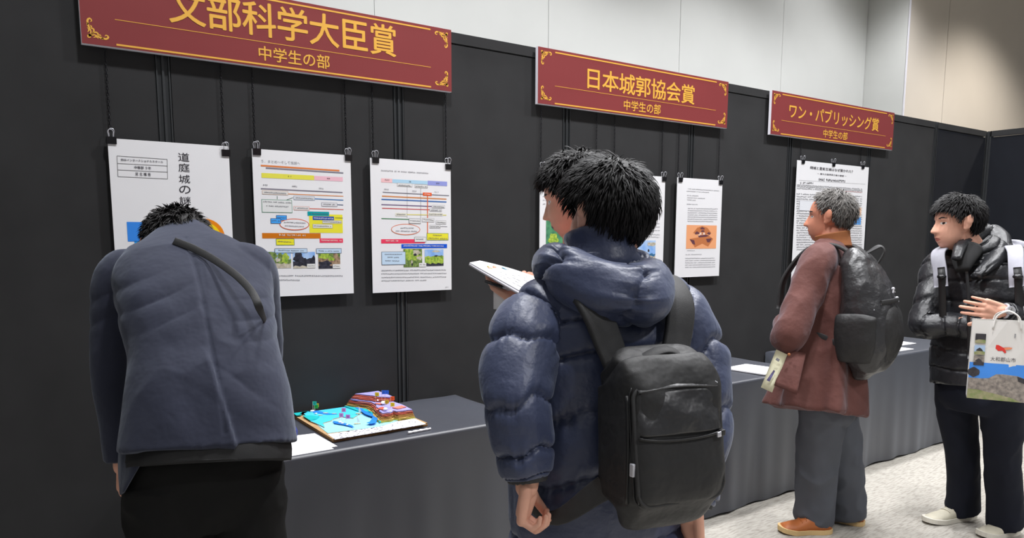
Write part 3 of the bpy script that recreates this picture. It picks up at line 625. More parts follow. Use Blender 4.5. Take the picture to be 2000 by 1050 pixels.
extr(rough(ccw(zpx([(694, 800), (712, 812), (728, 818), (722, 828), (716, 830), (724, 832), (735, 830), (738, 822), (726, 812), (712, 806), (703, 797)], e)), 2, .0015, 5), e+.0096, e+.0105, RIV, 'river_strip', tm)
extr(rough(ccw(zpx([(650, 824), (653, 829), (672, 832), (692, 837), (688, 833), (668, 827)], e)), 2, .001, 6), e+.0054, e+.0062, RIV, 'river_strip', tm)
extr(rough(ccw(zpx([(600, 800), (612, 808), (640, 812), (660, 811), (640, 809), (618, 803)], e)), 2, .001, 7), e+.0054, e+.0062, RIV, 'river_strip', tm)
# caption sheet along the front
extr(ccw(zpx([(640, 848), (654, 858), (832, 828), (810, 817), (776, 823), (742, 833)], e)), e, e+.0012, M_PAPER, 'caption_sheet', tm)
cap = MB(); rs = random.Random(3)
for k in range(260):
    s, t = rs.random(), rs.random()
    u = 652+s*160; v = 853-s*29+(-7+13*t)+s*2
    if abs(rs.gauss(0, 1)) < .25: continue
    q = at_z(u, v, e+.0022); d = rs.uniform(.002, .0045)
    cap.add([(q[0]-d, q[1]-.0013, q[2]), (q[0]+d, q[1]-.0013, q[2]), (q[0]+d, q[1]+.0013, q[2]), (q[0]-d, q[1]+.0013, q[2])], [(0, 1, 2, 3)])
tag(cap.obj('caption_print', ink(96, 90, 110), tm), kind='stuff')
# stacked hill layers
HB = [(1.213, -.036), (1.233, -.08), (1.262, -.13), (1.258, -.2), (1.232, -.30), (1.222, -.368), (1.262, -.375), (1.29, -.36), (1.305, -.374), (1.374, -.378), (1.379, -.25), (1.377, -.036)]
HT = [(1.240, -.036), (1.262, -.09), (1.288, -.14), (1.280, -.21), (1.256, -.3), (1.242, -.352), (1.27, -.36), (1.295, -.338), (1.31, -.358), (1.366, -.366), (1.374, -.25), (1.372, -.036)]
cols = [('moss_yellow_layer', (196, 190, 80)), ('straw_layer', (212, 178, 96)), ('tan_layer', (196, 150, 86)), ('ochre_layer', (176, 124, 62)), ('brick_red_layer', (186, 84, 66)), ('salmon_layer', (214, 120, 104)), ('lilac_layer', (152, 146, 208))]
for k, (n_, c) in enumerate(cols):
    t = k/6; P = [((1-t)*a[0]+t*b_[0], (1-t)*a[1]+t*b_[1]) for a, b_ in zip(HB, HT)]
    extr(rough(ccw(P), 3, .0045, 20+k), e+.0012+k*.0052, e+.0058+k*.0052, mat(n_, c, .8, .12, 60), 'terrain_layer', tm, None, mat(n_+'_edge', tuple(int(x*.8) for x in c), .9, .35, 220))
BK = [(1.245, -.037), (1.268, -.085), (1.293, -.125), (1.305, -.16), (1.330, -.185), (1.372, -.19), (1.371, -.037)]
for k in range(4):
    P = [(x+.006*k, y+.003*k if y < -.05 else y) for x, y in BK]; P = [(min(x, 1.372), y) for x, y in P]
    n_, c = cols[(4, 5, 4, 6)[k]]
    extr(rough(ccw(P), 3, .003, 50+k), e+.0380+k*.0048, e+.0425+k*.0048, mat(n_, c, .8), 'terrain_layer', tm, None, mat(n_+'_edge', c, .9))
for k, P in enumerate(([(1.252, -.28), (1.285, -.27), (1.28, -.31), (1.262, -.32)], [(1.31, -.30), (1.36, -.29), (1.362, -.325), (1.318, -.335)], [(1.285, -.19), (1.33, -.2), (1.325, -.225), (1.29, -.22)])):
    extr(rough(ccw(P), 3, .003, 60+k), e+.0378, e+.041, mat(*cols[5 if k else 4], .8), 'terrain_layer', tm)
zt_ = e+.042
M_WOOD = mat('bamboo_pick', (226, 206, 170), .6); M_WHITEP = mat('white_clay', (238, 236, 232), .8)
def flag(u, v, zb, h, col, rnd=False, lean=.0):
    b = at_z(u, v, zb); b[1] = min(b[1], -.04); b[0] = min(b[0], 1.37); h *= 1.2; top = b+np.array([lean, 0, h])
    f = MB().rod(b, top, .0008, n=6).obj('flag_pole', M_WOOD, tm)
    s = .0165; ax = nrm(np.array([.80, -.6, 0])); c = top+ax*s*.5-np.array([0, 0, s*.45]); nn = np.array([-.6, -.8, 0])*.0004
    P = [c-ax*s*.55-np.array([0, 0, s*.5]), c+ax*s*.5-np.array([0, 0, s*.45]), c+ax*s*.5+np.array([0, 0, s*.5]), c-ax*s*.55+np.array([0, 0, s*.5])] if not rnd else [c+s*.55*(math.cos(q)*ax+math.sin(q)*np.array([0, 0, 1])) for q in np.linspace(0, 6.28, 13)[:-1]]
    n = len(P); mesh('flag_paper', [p_-nn for p_ in P]+[p_+nn for p_ in P], [tuple(range(n)), tuple(range(n, 2*n))[::-1]]+[(i, n+i, n+(i+1) % n, (i+1) % n) for i in range(n)], mat('flag_%d_%d_%d' % col, col, .6), f)
    V, Fc = ring = sweep([c+nn*1.6+.0032*(math.cos(q)*ax+math.sin(q)*np.array([0, 0, 1])) for q in np.linspace(0, 6.28, 11)[:-1]], .0005, 4, True)
    mesh('flag_mark', V, Fc, mat('flag_mark_%d_%d_%d' % col, tuple(int(x*.62) for x in col), .6), f)
flag(601, 797, e+.006, .034, (44, 190, 160)); flag(608, 798, e+.006, .026, (240, 186, 30)); flag(614, 802, e+.006, .022, (50, 186, 60))
flag(668, 822, e+.006, .044, (226, 150, 214)); flag(663, 824, e+.006, .030, (226, 150, 214)); flag(676, 826, e+.006, .028, (214, 130, 206))
flag(733, 786, zt_, .036, (244, 206, 30)); flag(746, 784, zt_, .040, (40, 110, 226)); flag(752, 784, zt_, .040, (40, 110, 226)); flag(763, 793, zt_, .034, (246, 96, 30)); flag(752, 798, zt_, .030, (226, 180, 40), True); flag(763, 801, zt_, .026, (244, 206, 30))
def clay(u, v, zb, s, mt=None):
    c = at_z(u, v, zb); c[1] = min(c[1], -.045); V, Fc = ball(c+np.array([0, 0, s*.3]), (s, s*.8, s*.6), nu=8, nv=10); V = V+(vno(V*160)*s*.25)[:, None]
    mesh('clay_castle', V, Fc, mt or M_WHITEP, tm)
for u, v, z_, s in ((603, 800, e+.006, .008), (611, 803, e+.006, .007), (617, 808, e+.006, .006), (664, 825, e+.006, .007), (669, 827, e+.006, .006), (678, 830, e+.006, .005), (749, 788, zt_, .013), (753, 800, zt_, .010), (763, 803, zt_, .005), (738, 782, zt_, .005)): clay(u, v, z_, s)
def boat(u, v, zb, s, sail=True):
    c = at_z(u, v, zb); ax = nrm(np.array([.9, -.45, 0])); sd = np.array([.45, .9, 0]); k = []
    for t, wd in ((-1, .25), (-.5, .5), (.2, .5), (1, .02)): k += [(t, wd), ]
    L_ = [c+ax*s*t+sd*s*wd*.6 for t, wd in k]+[c+ax*s*t-sd*s*wd*.6 for t, wd in k[::-1]]; n = len(L_)
    h = mesh('boat_hull', [p_*1.0 for p_ in L_]+[c+(p_-c)*1.12+np.array([0, 0, s*.35]) for p_ in L_], [tuple(range(n)), tuple(range(n, 2*n))[::-1]]+[(i, n+i, n+(i+1) % n, (i+1) % n) for i in range(n)], M_WOOD, tm)
    if sail:
        a = c+np.array([0, 0, s*.3]); MB().rod(a, a+np.array([0, 0, s*2.4]), .0006, n=5).obj('mast', M_WOOD, h)
        P = [a+np.array([0, 0, s*.4]), a+ax*s*.9+np.array([0, 0, s*.5]), a+np.array([0, 0, s*2.4])]; o_ = sd*.0004
        mesh('sail', [p_+o_ for p_ in P]+[p_-o_ for p_ in P], [(0, 1, 2), (5, 4, 3), (0, 3, 4, 1), (1, 4, 5, 2), (2, 5, 3, 0)], M_PAPER, h)
boat(701, 808, e+.0055, .012); boat(698, 828, e+.0018, .012); boat(626, 811, e+.0055, .008, False); boat(636, 807, e+.0055, .010, False); boat(653, 808, e+.0055, .009, False)
# loose sheets, blue paper model and pen-like strip on the left table
def sheet(pts, z, name, label, cat, th=.0012, mt=None, marks=0, mcol=(120, 120, 140), group=None):
    o = root(name, label, cat, (pts[0][0], pts[0][1], z), group)
    extr(ccw(pts), z, z+th, mt or M_PAPER, 'paper', o)
    if marks:
        b = MB(); rs = random.Random(len(label)); P = np.array(pts)
        for _ in range(marks):
            s, t = rs.uniform(.08, .92), rs.uniform(.1, .9); q = (P[0]*(1-s)+P[1]*s)*(1-t)+(P[3]*(1-s)+P[2]*s)*t; ax = nrm(P[1]-P[0]); d = rs.uniform(.004, .02); sd = np.array([-ax[1], ax[0]])*.0012
            b.add([(*(q-ax*d-sd), z+th+.0003), (*(q+ax*d-sd), z+th+.0003), (*(q+ax*d+sd), z+th+.0003), (*(q-ax*d+sd), z+th+.0003)], [(0, 1, 2, 3)])
        tag(b.obj('printed_marks', ink(*mcol), o), kind='stuff')
    return o
sheet([(.66, -.545), (.975, -.545), (.972, -.33), (.66, -.29)], TZ+.0015, 'paper_sheet', 'blank white paper lying left of the terrain model', 'paper', .002)
sheet([(.62, -.565), (.955, -.562), (.95, -.5), (.62, -.5)], TZ+.0002, 'paper_sheet', 'lower white sheet poking out under the paper beside the bowed man', 'paper', .001)
bm_ = root('paper_model', 'small navy and white folded paper model beside the bowed man', 'model', (.86, -.36, TZ+.004))
c0 = at_z(566, 858, TZ+.004)
V, Fc = tube([c0+np.array([-.02, .0, .012]), c0+np.array([0, 0, .028]), c0+np.array([-.004, .01, .045]), c0+np.array([-.012, .02, .07])], [(.035, .03), (.032, .03), (.02, .02), (.012, .012)], (1, 0, 0), 14, 10)
mesh('folded_body', V, Fc, mat('navy_paper', (40, 50, 120), .7), bm_)
V, Fc = tube([c0+np.array([-.016, .015, .05]), c0+np.array([-.008, .018, .08]), c0+np.array([-.014, .025, .105])], [(.016, .014), (.018, .014), (.006, .006)], (1, 0, 0), 10, 8)
mesh('folded_top', V, Fc, M_PAPER, bm_)
st = root('paper_strip', 'narrow white name strip in front of the terrain model', 'strip', (1.25, -.53, TZ))
q0, q1 = at_z(797, 846, TZ+.003), at_z(841, 838, TZ+.003); ax = q1-q0
V, Fc = sweep([q0+ax*t for t in np.linspace(0, 1, 12)], [.0042+.0012*math.sin(i*2.3) for i in range(12)], 8); V[:, 2] = TZ+.001+(V[:, 2]-V[:, 2].min())
mesh('strip_paper', V, Fc, M_PAPER, st)
# sheets on the other tables
s2 = sheet([(3.375, -.300), (3.600, -.285), (3.64, -.53), (3.405, -.556)], TZ+.004, 'printed_panel', 'white printed card on the table left of the grey-haired man', 'card', .006, None, 60)
sheet([(5.06, -.26), (5.36, -.262), (5.345, -.40), (5.04, -.39)][::1], TZ+.002, 'printed_panel', 'longer white sheet on the right table beside the black-jacketed man', 'card', .004, None, 30)
sheet([(4.80, -.43), (5.06, -.445), (5.05, -.53), (4.79, -.52)], TZ+.002, 'printed_panel', 'smaller white sheet at the front edge of the right table', 'card', .004, None, 10)
# ------------------------------------------------------------------ people: shared anatomy
M_HAIR = mat('black_hair', (22, 20, 21), .55, .3, 200, spec=.22); M_GHAIR = mat('grey_hair', (66, 64, 63), .55, .35, 60, spec=.25, col2=(120, 116, 112))
M_SKIN = mat('skin', (230, 174, 150), .55, .05, 30, bump=.15, bscale=500, spec=.35); M_SKIN2 = mat('ruddy_skin', (206, 138, 112), .55, .06, 30, bump=.15, bscale=500, spec=.35)
M_LIP = mat('lip_skin', (188, 112, 100), .5); M_EYEW = mat('eye_white', (226, 222, 218), .3); M_IRIS = mat('dark_iris', (34, 24, 20), .2); M_BROW = mat('dark_brow', (44, 36, 34), .7); M_NAIL = mat('nail', (232, 186, 170), .35)
def facing(deg): a = math.radians(deg); return np.array([math.cos(a), math.sin(a), 0]), np.array([math.sin(a), -math.cos(a), 0])
Z3 = np.array([0, 0, 1.])
def head_frame(deg, pitch=0, roll=0):
    fw, rt = facing(deg); p = math.radians(pitch)
    f2 = fw*math.cos(p)-Z3*math.sin(p); up = np.cross(rt, f2)
    r = math.radians(roll); return np.array([rt*math.cos(r)+up*math.sin(r), f2, up*math.cos(r)-rt*math.sin(r)])
def _ell(d, c, r):
    c = np.array(c); r = np.array(r); A = ((d/r)**2).sum(-1); B = (d*c/r**2).sum(-1); Cc = (c*c/r**2).sum()-1
    return (B+np.sqrt(np.maximum(B*B-A*Cc, 0)))/A
def head_r(d):
    a = _ell(d, (0, -.014, .018), (.075, .097, .088)); b = _ell(d, (0, .026, -.046), (.057, .066, .080)); k = .012
    h = np.clip(.5+.5*(a-b)/k, 0, 1); return b*(1-h)+a*h+k*h*(1-h)
def sphere_dirs(nu, nv):
    V, Fc = ball((0, 0, 0), 1., nu=nu, nv=nv); return V, Fc
def head_parts(c, Fm, s=1., neck_to=None, neck_r=.056):
    d, Fc = sphere_dirs(60, 72); P = d*head_r(d)[:, None]; x, y, z = P.T; f = np.clip(d[:, 1]*2, 0, 1)
    g = lambda cx, cz, sx, sz: np.exp(-((x-cx)/sx)**2-((z-cz)/sz)**2)
    tipz = -.036; prof = np.where(z > tipz, np.clip(1-(z-tipz)/.052, 0, 1)**.8, np.exp(-((z-tipz)/.0075)**2))
    wid = .0085+.006*np.exp(-((z-tipz)/.014)**2)
    dy = .026*prof*np.exp(-(x/wid)**2)+.004*(g(-.03, .022, .02, .008)+g(.03, .022, .02, .008))-.009*(g(-.031, .001, .015, .010)+g(.031, .001, .015, .010))+.0035*(g(-.031, 0, .009, .006)+g(.031, 0, .009, .006))
    dy += .006*g(0, -.064, .019, .006)+.006*g(0, -.077, .016, .006)-.003*g(0, -.0705, .022, .0025)+.006*g(0, -.108, .02, .014)+.003*(g(-.048, -.025, .018, .018)+g(.048, -.025, .018, .018))
    P = P.copy(); P[:, 1] += dy*f
    parts = [(c+(P*s)@Fm, Fc)]
    for sx in (-1, 1):
        R = np.array([[1, .22*sx, 0], [-.22*sx, 1, .2], [0, -.2, 1]]); R = nrm(R)
        for cc, rr in (((sx*.082, -.010, -.008), (.010, .019, .031)), ((sx*.092, -.016, .004), (.006, .015, .023)), ((sx*.080, .000, -.03), (.008, .010, .012))):
            V, F2 = ball((0, 0, 0), rr, R, 12, 14); parts.append((c+((V+np.array(cc))*s)@Fm, F2))
    if neck_to is not None:
        a = c+(np.array([0, -.025, -.07])*s)@Fm; parts.append(capsule(a, neck_to, neck_r*s, neck_r*1.12*s, 20))
        parts.append(capsule(c+(np.array([0, .02, -.06])*s)@Fm, neck_to*.5+a*.5, .045*s, neck_r*s, 20))
    return parts
def hairline(az):
    return np.interp(az, [0, 35, 62, 80, 92, 112, 135, 180], [.058, .056, .034, -.006, .012, -.030, -.060, -.072])
def hair_geo(c, Fm, s=1., n=1600, thick=.017, ln=.045, wid=.0017, seed=1, lift=.18, messy=.4, line=hairline, crown=(0, -.42, .9), bald=None, fringe=0.):
    rs = np.random.default_rng(seed); d, Fc = sphere_dirs(64, 80); r = head_r(d)
    def depth(dd, rr):
        P = dd*rr[:, None]; az = np.degrees(np.arctan2(np.abs(P[:, 0]), P[:, 1])); return P[:, 2]-line(az)+fringe*np.exp(-(az/50)**2)
    q = depth(d, r); t = thick*np.clip(q/.022, 0, 1)**.6; PP = d*r[:, None]; near = np.exp(-((PP[:, 1]+.012)/.030)**2-((PP[:, 2]-.0)/.038)**2)*(np.abs(PP[:, 0]) > .04); t = t*(1-.75*near); t *= 1+.22*vno(d*7+seed)+.12*vno(d*16+seed)
    V = d*(r+np.where(q > 0, t, -.006))[:, None]
    b = MB(); b.add(c+(V*s)@Fm, Fc)
    cr = nrm(np.array(crown)); cnt = 0; Vs = []; Fs = []; base = 0
    D = nrm(rs.normal(size=(n*5, 3))); rr = head_r(D); qq = depth(D, rr); keep = np.where(qq > .004)[0][:n]
    for i in keep:
        dd = D[i]; tt = thick*min(1, (qq[i]/.022))**.6
        fl = dd-cr; fl = fl-(fl@dd)*dd; fl = nrm(fl+rs.normal(size=3)*messy*.5); fl = nrm(fl-(fl@dd)*dd)
        p = dd*(rr[i]+tt*.75); nr_ = math.exp(-((p[1]+.012)/.034)**2-((p[2]-.01)/.045)**2)*(abs(p[0]) > .04)
        if nr_ > .62: continue
        L_ = ln*rs.uniform(.6, 1.15)*min(1, .45+qq[i]/.05)*(1-.6*nr_); K = []; v = nrm(fl+dd*lift*rs.uniform(.2, 1.6))
        for k in range(5):
            K.append(p); nd = nrm(p); p = p+v*L_/4
            # keep the lock lying on the head
            nd = nrm(p); tgt = head_r(nd[None])[0]+tt*rs.uniform(.95, 1.2); h = np.linalg.norm(p)
            if h > tgt: v = nrm(v-nd*min(.5, (h-tgt)*26))
            else: v = nrm(v+nd*.25)
        K = np.array(K); T = nrm(np.gradient(K, axis=0)); S = nrm(np.cross(T, nrm(K))); ww = wid*rs.uniform(.7, 1.4)*np.array([.7, 1, 1, .75, .08])
        A = K+S*ww[:, None]; B = K-S*ww[:, None]; Cc = K+nrm(K)*ww[:, None]*1.1
        Vs.append(np.stack([A, Cc, B], 1).reshape(-1, 3))
        for k in range(4):
            o = base+3*k; Fs += [(o, o+1, o+4, o+3), (o+1, o+2, o+5, o+4)]
        base += 15
    b.add(c+(np.vstack(Vs)*s)@Fm, Fs); return b
def hand_parts(w, d, n, thumb=1, curl=(25, 35, 25), s=1., spread=.0, tcurl=20, fcurl=None):
    """wrist w, finger direction d, palm faces n; thumb = +1/-1 side along d x n"""
    d = nrm(d); n = np.asarray(n, float); n = nrm(n-(n@d)*d); sd = np.cross(d, n)*thumb; parts = []; tips = []
    lens = (.074, .082, .075, .058)
    for i in range(4):
        off = (.031-.0205*i)*s; kn = w+d*(.088-.004*abs(i-1)-.003*(i == 3))*s+sd*off
        parts.append(capsule(w+sd*off*.62+d*.008*s, kn, .0135*s, .0112*s)); p = kn; cv = fcurl[i] if fcurl else curl; ang = 0; r0 = (.0092, .0095, .009, .0078)[i]*s
        q = nrm(d+sd*spread*(1.5-i))
        for k, fr in enumerate((.46, .30, .24)):
            ang += math.radians(cv[k]); v = q*math.cos(ang)+n*math.sin(ang); e = p+v*lens[i]*fr*s; parts.append(capsule(p, e, r0*(1-.1*k), r0*(.9-.1*k), 12)); p = e
        tips.append(p)
    parts.append(capsule(w+d*.035*s+sd*.012*s+n*.004*s, w+d*.07*s, .020*s, .017*s))
    p = w+d*.022*s+sd*.026*s+n*.006*s; v = nrm(d*.72+sd*.62+n*.3); parts.append(capsule(w+d*.012*s+sd*.012*s, p, .015*s, .0145*s))
    for k, L_ in enumerate((.040, .032, .026)):
        e = p+v*L_*s; parts.append(capsule(p, e, (.0128-.0014*k)*s, (.0115-.0014*k)*s, 12)); p = e; a = math.radians(tcurl); v = nrm(v*math.cos(a)+nrm(n*.6-sd*.5+d*.3)*math.sin(a))
    parts.append(capsule(w-d*.06*s, w+d*.012*s, .026*s, .0245*s))
    return parts
def limb(*ps):
    return [capsule(ps[i][0], ps[i+1][0], ps[i][1], ps[i+1][1]) for i in range(len(ps)-1)]
def build_body(parent, head, hands, core, skin, hc, Fm, s=1., face=True, hv=.0030):
    """one skin mesh: head and neck, trunk and limbs, hands"""
    b = MB(); V, Fc, _ = fuse(core+[], .010, 3); b.add(V, Fc, 0)
    V, Fc, _ = fuse(head, .0034, 2); mi = np.zeros(len(Fc), int)
    if face:
        L_ = ((V-hc)@Fm.T)/s; C_ = np.array([L_[list(f)].mean(0) for f in Fc]); x, y, z = np.abs(C_[:, 0]), C_[:, 1], C_[:, 2]; fr = y > .03
        mi[fr & (((x-.031)/.013)**2+((z-.0005)/.0052)**2 < 1)] = 1; mi[fr & (((x-.031)/.0055)**2+((z-.0005)/.0050)**2 < 1)] = 2
        mi[fr & (((x-.032)/.017)**2+((z-.0215-.004*np.sin((x-.015)*90))/.0035)**2 < 1)] = 3
        mi[fr & ((x/.022)**2+((z+.0705)/.0085)**2 < 1)] = 4
    n0 = len(b.F); b.add(V, Fc, 0); b.M[n0:] = mi.tolist()
    for h in hands: V, Fc, _ = fuse(h, hv, 2); b.add(V, Fc, 0)
    return b.obj('body', [skin, M_EYEW, M_IRIS, M_BROW, M_LIP], parent, True)
def folds(P, amp, fr=(7, 7, 4), seed=0., sharp=1.6):
    """cloth creases: ridged noise, stretched by the per-axis frequencies"""
    q = 1-np.abs(fbm(P*np.array(fr)+seed, 3))/1.2; return amp*(np.clip(q, 0, 1)**sharp-.5)
def baffle(t, p=2.4): f = np.abs(2*(t-np.floor(t))-1); return 1-f**p
def shoe(heel, toe, wd, h, parent, upper, sole, name='shoe', solet=.024, label=None):
    heel = np.asarray(heel, float); toe = np.asarray(toe, float); ax = nrm(toe-heel); sd = np.array([ax[1], -ax[0], 0]); L_ = np.linalg.norm(toe-heel)
    t = np.linspace(0, 1, 26); w_ = wd*np.interp(t, [0, .06, .2, .45, .72, .9, .97, 1], [.28, .62, .80, .78, 1, .86, .55, .12])
    hh = h*np.interp(t, [0, .05, .22, .36, .5, .65, .8, .93, 1], [.62, .98, 1.05, .98, .74, .56, .46, .38, .16])
    G = []; a = np.linspace(0, np.pi, 15)
    for i in range(26):
        c = heel+ax*L_*t[i]; x = np.cos(a); y = np.sin(a)
        G.append(c+sd[None]*(np.sign(x)*np.abs(x)**.8*w_[i])[:, None]+Z3*(solet*.8+(np.abs(y)**.75)*(hh[i]-solet*.8))[:, None])
    G = np.array(G); n = 15; V = G.reshape(-1, 3); Fc = [(i*n+j, (i+1)*n+j, (i+1)*n+j+1, i*n+j+1) for i in range(25) for j in range(n-1)]
    Fc += [(i*n, i*n+n-1, (i+1)*n+n-1, (i+1)*n) for i in range(25)]+[tuple(range(n)), tuple(range(25*n, 26*n))[::-1]]
    o = mesh(name, V, Fc, upper, parent, True, label)
    Pl = [heel+ax*L_*(t[i]*1.02-.01)+sd*(w_[i]+.004) for i in range(26)]+[heel+ax*L_*(t[i]*1.02-.01)-sd*(w_[i]+.004) for i in range(25, -1, -1)]
    b = MB(); k = len(Pl); rise = lambda i: .012*max(0, (t[i if i < 26 else 51-i]-.75)/.25)
    b.add([(q[0], q[1], .001+rise(i)) for i, q in enumerate(Pl)]+[(q[0], q[1], solet+rise(i)) for i, q in enumerate(Pl)], [tuple(range(k)), tuple(range(k, 2*k))[::-1]]+[(i, k+i, k+(i+1) % k, (i+1) % k) for i in range(k)])
    b.obj('sole', sole, o)
    lc = MB()
    for q in (.40, .47, .54, .61):
        i = int(q*25); r_ = G[i]; lc.path([r_[j]+Z3*.002 for j in range(4, 11)], .0022, 5)
    lc.obj('laces', upper, o)
    return o
def strap_geo(pts, nrmls, wd, th, n=30):
    """flat webbing along pts, thickness along nrmls"""
    K = crom(np.hstack([np.asarray(pts, float), np.asarray(nrmls, float)]), n); P = K[:, :3]; Nn = nrm(K[:, 3:]); T = nrm(np.gradient(P, axis=0)); S = nrm(np.cross(T, Nn)); Nn = np.cross(S, T)
    wd = np.interp(np.linspace(0, 1, n), np.linspace(0, 1, len(np.atleast_1d(wd))), np.atleast_1d(wd))[:, None]; prof = [(-1, -.6), (-1, .6), (-.86, 1), (.86, 1), (1, .6), (1, -.6), (.86, -1), (-.86, -1)]
    V = np.stack([P+S*wd/2*a+Nn*th/2*b for a, b in prof], 1).reshape(-1, 3); k = 8
    Fc = [(i*k+j, (i+1)*k+j, (i+1)*k+(j+1) % k, i*k+(j+1) % k) for i in range(n-1) for j in range(k)]+[tuple(range(k))[::-1], tuple(range((n-1)*k, n*k))]
    return V, Fc
def garment(name, parts, mt, parent, voxel=.0075, smooth=5, wr=None, label=None):
    V, Fc, Nn = fuse(parts, voxel, smooth)
    if wr is not None: V = V+Nn*wr(V)[:, None]
    return mesh(name, V, Fc, mt, parent, True, label)
# ------------------------------------------------------------------ foreground man in the navy puffer jacket
M_PUFF = mat('navy_puffer_nylon', (54, 62, 90), .44, .06, 6, bump=.12, bscale=60, bump2=.18, b2scale=24, spec=.55, sheen=.2)
M_DKTROU = mat('black_trousers', (30, 31, 35), .85, .08, 10, bump=.3, bscale=500, spec=.2)
M_PACK = mat('black_pack_nylon', (36, 36, 37), .55, .06, 12, bump=.4, bscale=900, bump2=.25, b2scale=14, spec=.45); M_PACK2 = mat('black_pack_sheen', (46, 46, 48), .36, .06, 12, bump=.3, bscale=900, bump2=.35, b2scale=16, spec=.55)
M_WEB = mat('black_webbing', (52, 52, 53), .6, .1, 60, bump=.5, bscale=600, spec=.35); M_ZIP = mat('dark_zip', (22, 22, 24), .4)
fw, rt = facing(77); BX = np.array([1.130, -1.765, 0])
def L(r, f, z): return BX+rt*r+fw*f+Z3*z
pm = root('person', 'foreground person in navy puffer jacket seen from behind, head turned left', 'person', tuple(BX))
hc = L(.012, .035, 1.492); Fm = head_frame(96, 8)
shL, shR = L(-.158, .0, 1.268), L(.172, .0, 1.272)
elL, wrL = at_d(1012, 775, 1.50), at_d(1030, 935, 1.49); elR, wrR = at_d(1366, 790, 1.70), at_d(1354, 985, 1.64)
hL = hand_parts(wrL+Z3*(-.005), np.array([-.10, .06, -1]), rt*.9-fw*.5, -1, (62, 72, 40), .95, 0, 40)
hR = hand_parts(wrR+Z3*(-.01), np.array([.05, .03, -1]), -rt*1., 1, (30, 40, 30), .95, 0, 30)
core = limb((L(0, 0, .86), .12), (L(0, .0, 1.1), .12), (L(0, .0, 1.26), .115), (L(0, .01, 1.36), .055), (L(0, .02, 1.42), .05))+limb((L(-.09, 0, 1.3), .06), (shL, .05), (elL, .035), (wrL, .026))+limb((L(.09, 0, 1.3), .06), (shR, .05), (elR, .035), (wrR, .026))
for s_ in (-1, 1): core += limb((L(.085*s_, 0, .84), .08), (L(.09*s_, .01, .46), .055), (L(.1*s_, -.01, .09), .04), (L(.105*s_, .1, .05), .035))
build_body(pm, head_parts(hc, Fm, .97, L(0, .015, 1.36)), [hL, hR], core, M_SKIN, hc, Fm, .97)
hair_geo(hc, Fm, .97, 3200, .017, .055, .0016, 5, .10, .22).obj('hair', M_HAIR, pm, True)
def puff(n, ph, amp, pk=.0035, kk=30, sd=0., gap=.10):
    def f(U, V_, P):
        t = U*n+ph+.10*np.sin(V_*2+sd)+.05*np.sin(V_*5+2*sd); a = np.abs(2*(t-np.floor(t))-1); ba = 1-a**5
        wr = vno(np.stack([np.cos(V_)*kk/4, np.sin(V_)*kk/4, t*1.1+sd], -1)); edge = np.exp(-(1-a)/.30)
        return amp*(ba-.7)+pk*1.7*edge*wr+.0030*edge*np.sin(V_*kk*1.3+5*vno(P*9))+.008*fbm(P*np.array([8, 8, 11])+sd, 2)*ba-.006*np.exp(-((1-a)/.07)**2)+.0016*vno(P*38+sd)*edge
    return f
V, Fc = tube([L(0, .0, .655), L(0, .0, .78), L(0, .0, .92), L(0, .0, 1.05), L(0, .0, 1.17), L(0, 0, 1.25), L(0, .0, 1.305), L(0, .01, 1.355), L(0, .015, 1.40)],
             [(.205, .15, .145), (.218, .165, .155), (.215, .165, .15), (.205, .165, .145), (.210, .16, .14), (.205, .145, .13), (.165, .12, .115), (.115, .095, .09), (.085, .08, .075)], rt, 150, 130, puff(7.2, .15, .013, sd=1.), 2.3)
mesh('jacket_torso', V, Fc, M_PUFF, pm, True)
for nm, a, e_, w_, sgn in (('L', shL, elL, wrL, -1), ('R', shR, elR, wrR, 1)):
    pth = [a+rt*(-.045*sgn)+Z3*.012, a+rt*.004*sgn-Z3*.02, (a+e_)/2+rt*.012*sgn, e_, (e_+w_)/2, w_+(e_-w_)*.12, w_+(e_-w_)*.02]
    V, Fc = tube(pth, [(.075, .075), (.082, .085), (.078, .080), (.070, .072), (.062, .064), (.054, .056), (.040, .042)], fw*.9+rt*.3*sgn, 120, 80, puff(5.0, .35, .011, .004, 26, 3.+sgn), 2.1)
    mesh('jacket_sleeve', V, Fc, M_PUFF, pm, True)
    V, Fc = tube([w_+(e_-w_)*.07, w_+(e_-w_)*.0, w_-(e_-w_)*.03], [.041, .040, .038], fw, 10, 40, lambda U, V_, P: .0015*np.sin(V_*22)); mesh('sleeve_cuff', V, Fc, M_WEB, pm, True)
# hood lying on the shoulders
V, Fc = tube([L(-.078, .085, 1.365), L(-.106, .045, 1.375), L(-.120, -.03, 1.368), L(-.094, -.095, 1.342), L(-.035, -.135, 1.320), L(.022, -.125, 1.324), L(.060, -.075, 1.346), L(.074, .0, 1.366), L(.070, .065, 1.375), L(.055, .09, 1.37)],
             [(.026, .03), (.042, .040), (.052, .050), (.058, .056), (.064, .058), (.060, .056), (.050, .048), (.042, .042), (.034, .036), (.024, .026)], Z3*1.+fw*.55, 150, 70, puff(4.0, .12, .012, .006, 22, 9.), 2.2)
mesh('jacket_hood', V, Fc, M_PUFF, pm, True)
V, Fc = tube([L(0, .02, 1.37), L(0, .022, 1.415), L(0, .03, 1.45)], [(.088, .088), (.080, .085), (.075, .082)], rt, 20, 60, lambda U, V_, P: .004*np.sin(U*9)+.002*vno(P*50)); mesh('jacket_collar', V, Fc, M_PUFF, pm, True)
pt_ = [tube([L(0, 0, .90), L(0, 0, .74), L(0, 0, .70)], [(.17, .12), (.175, .125), (.15, .11)], rt, 14, 40)]
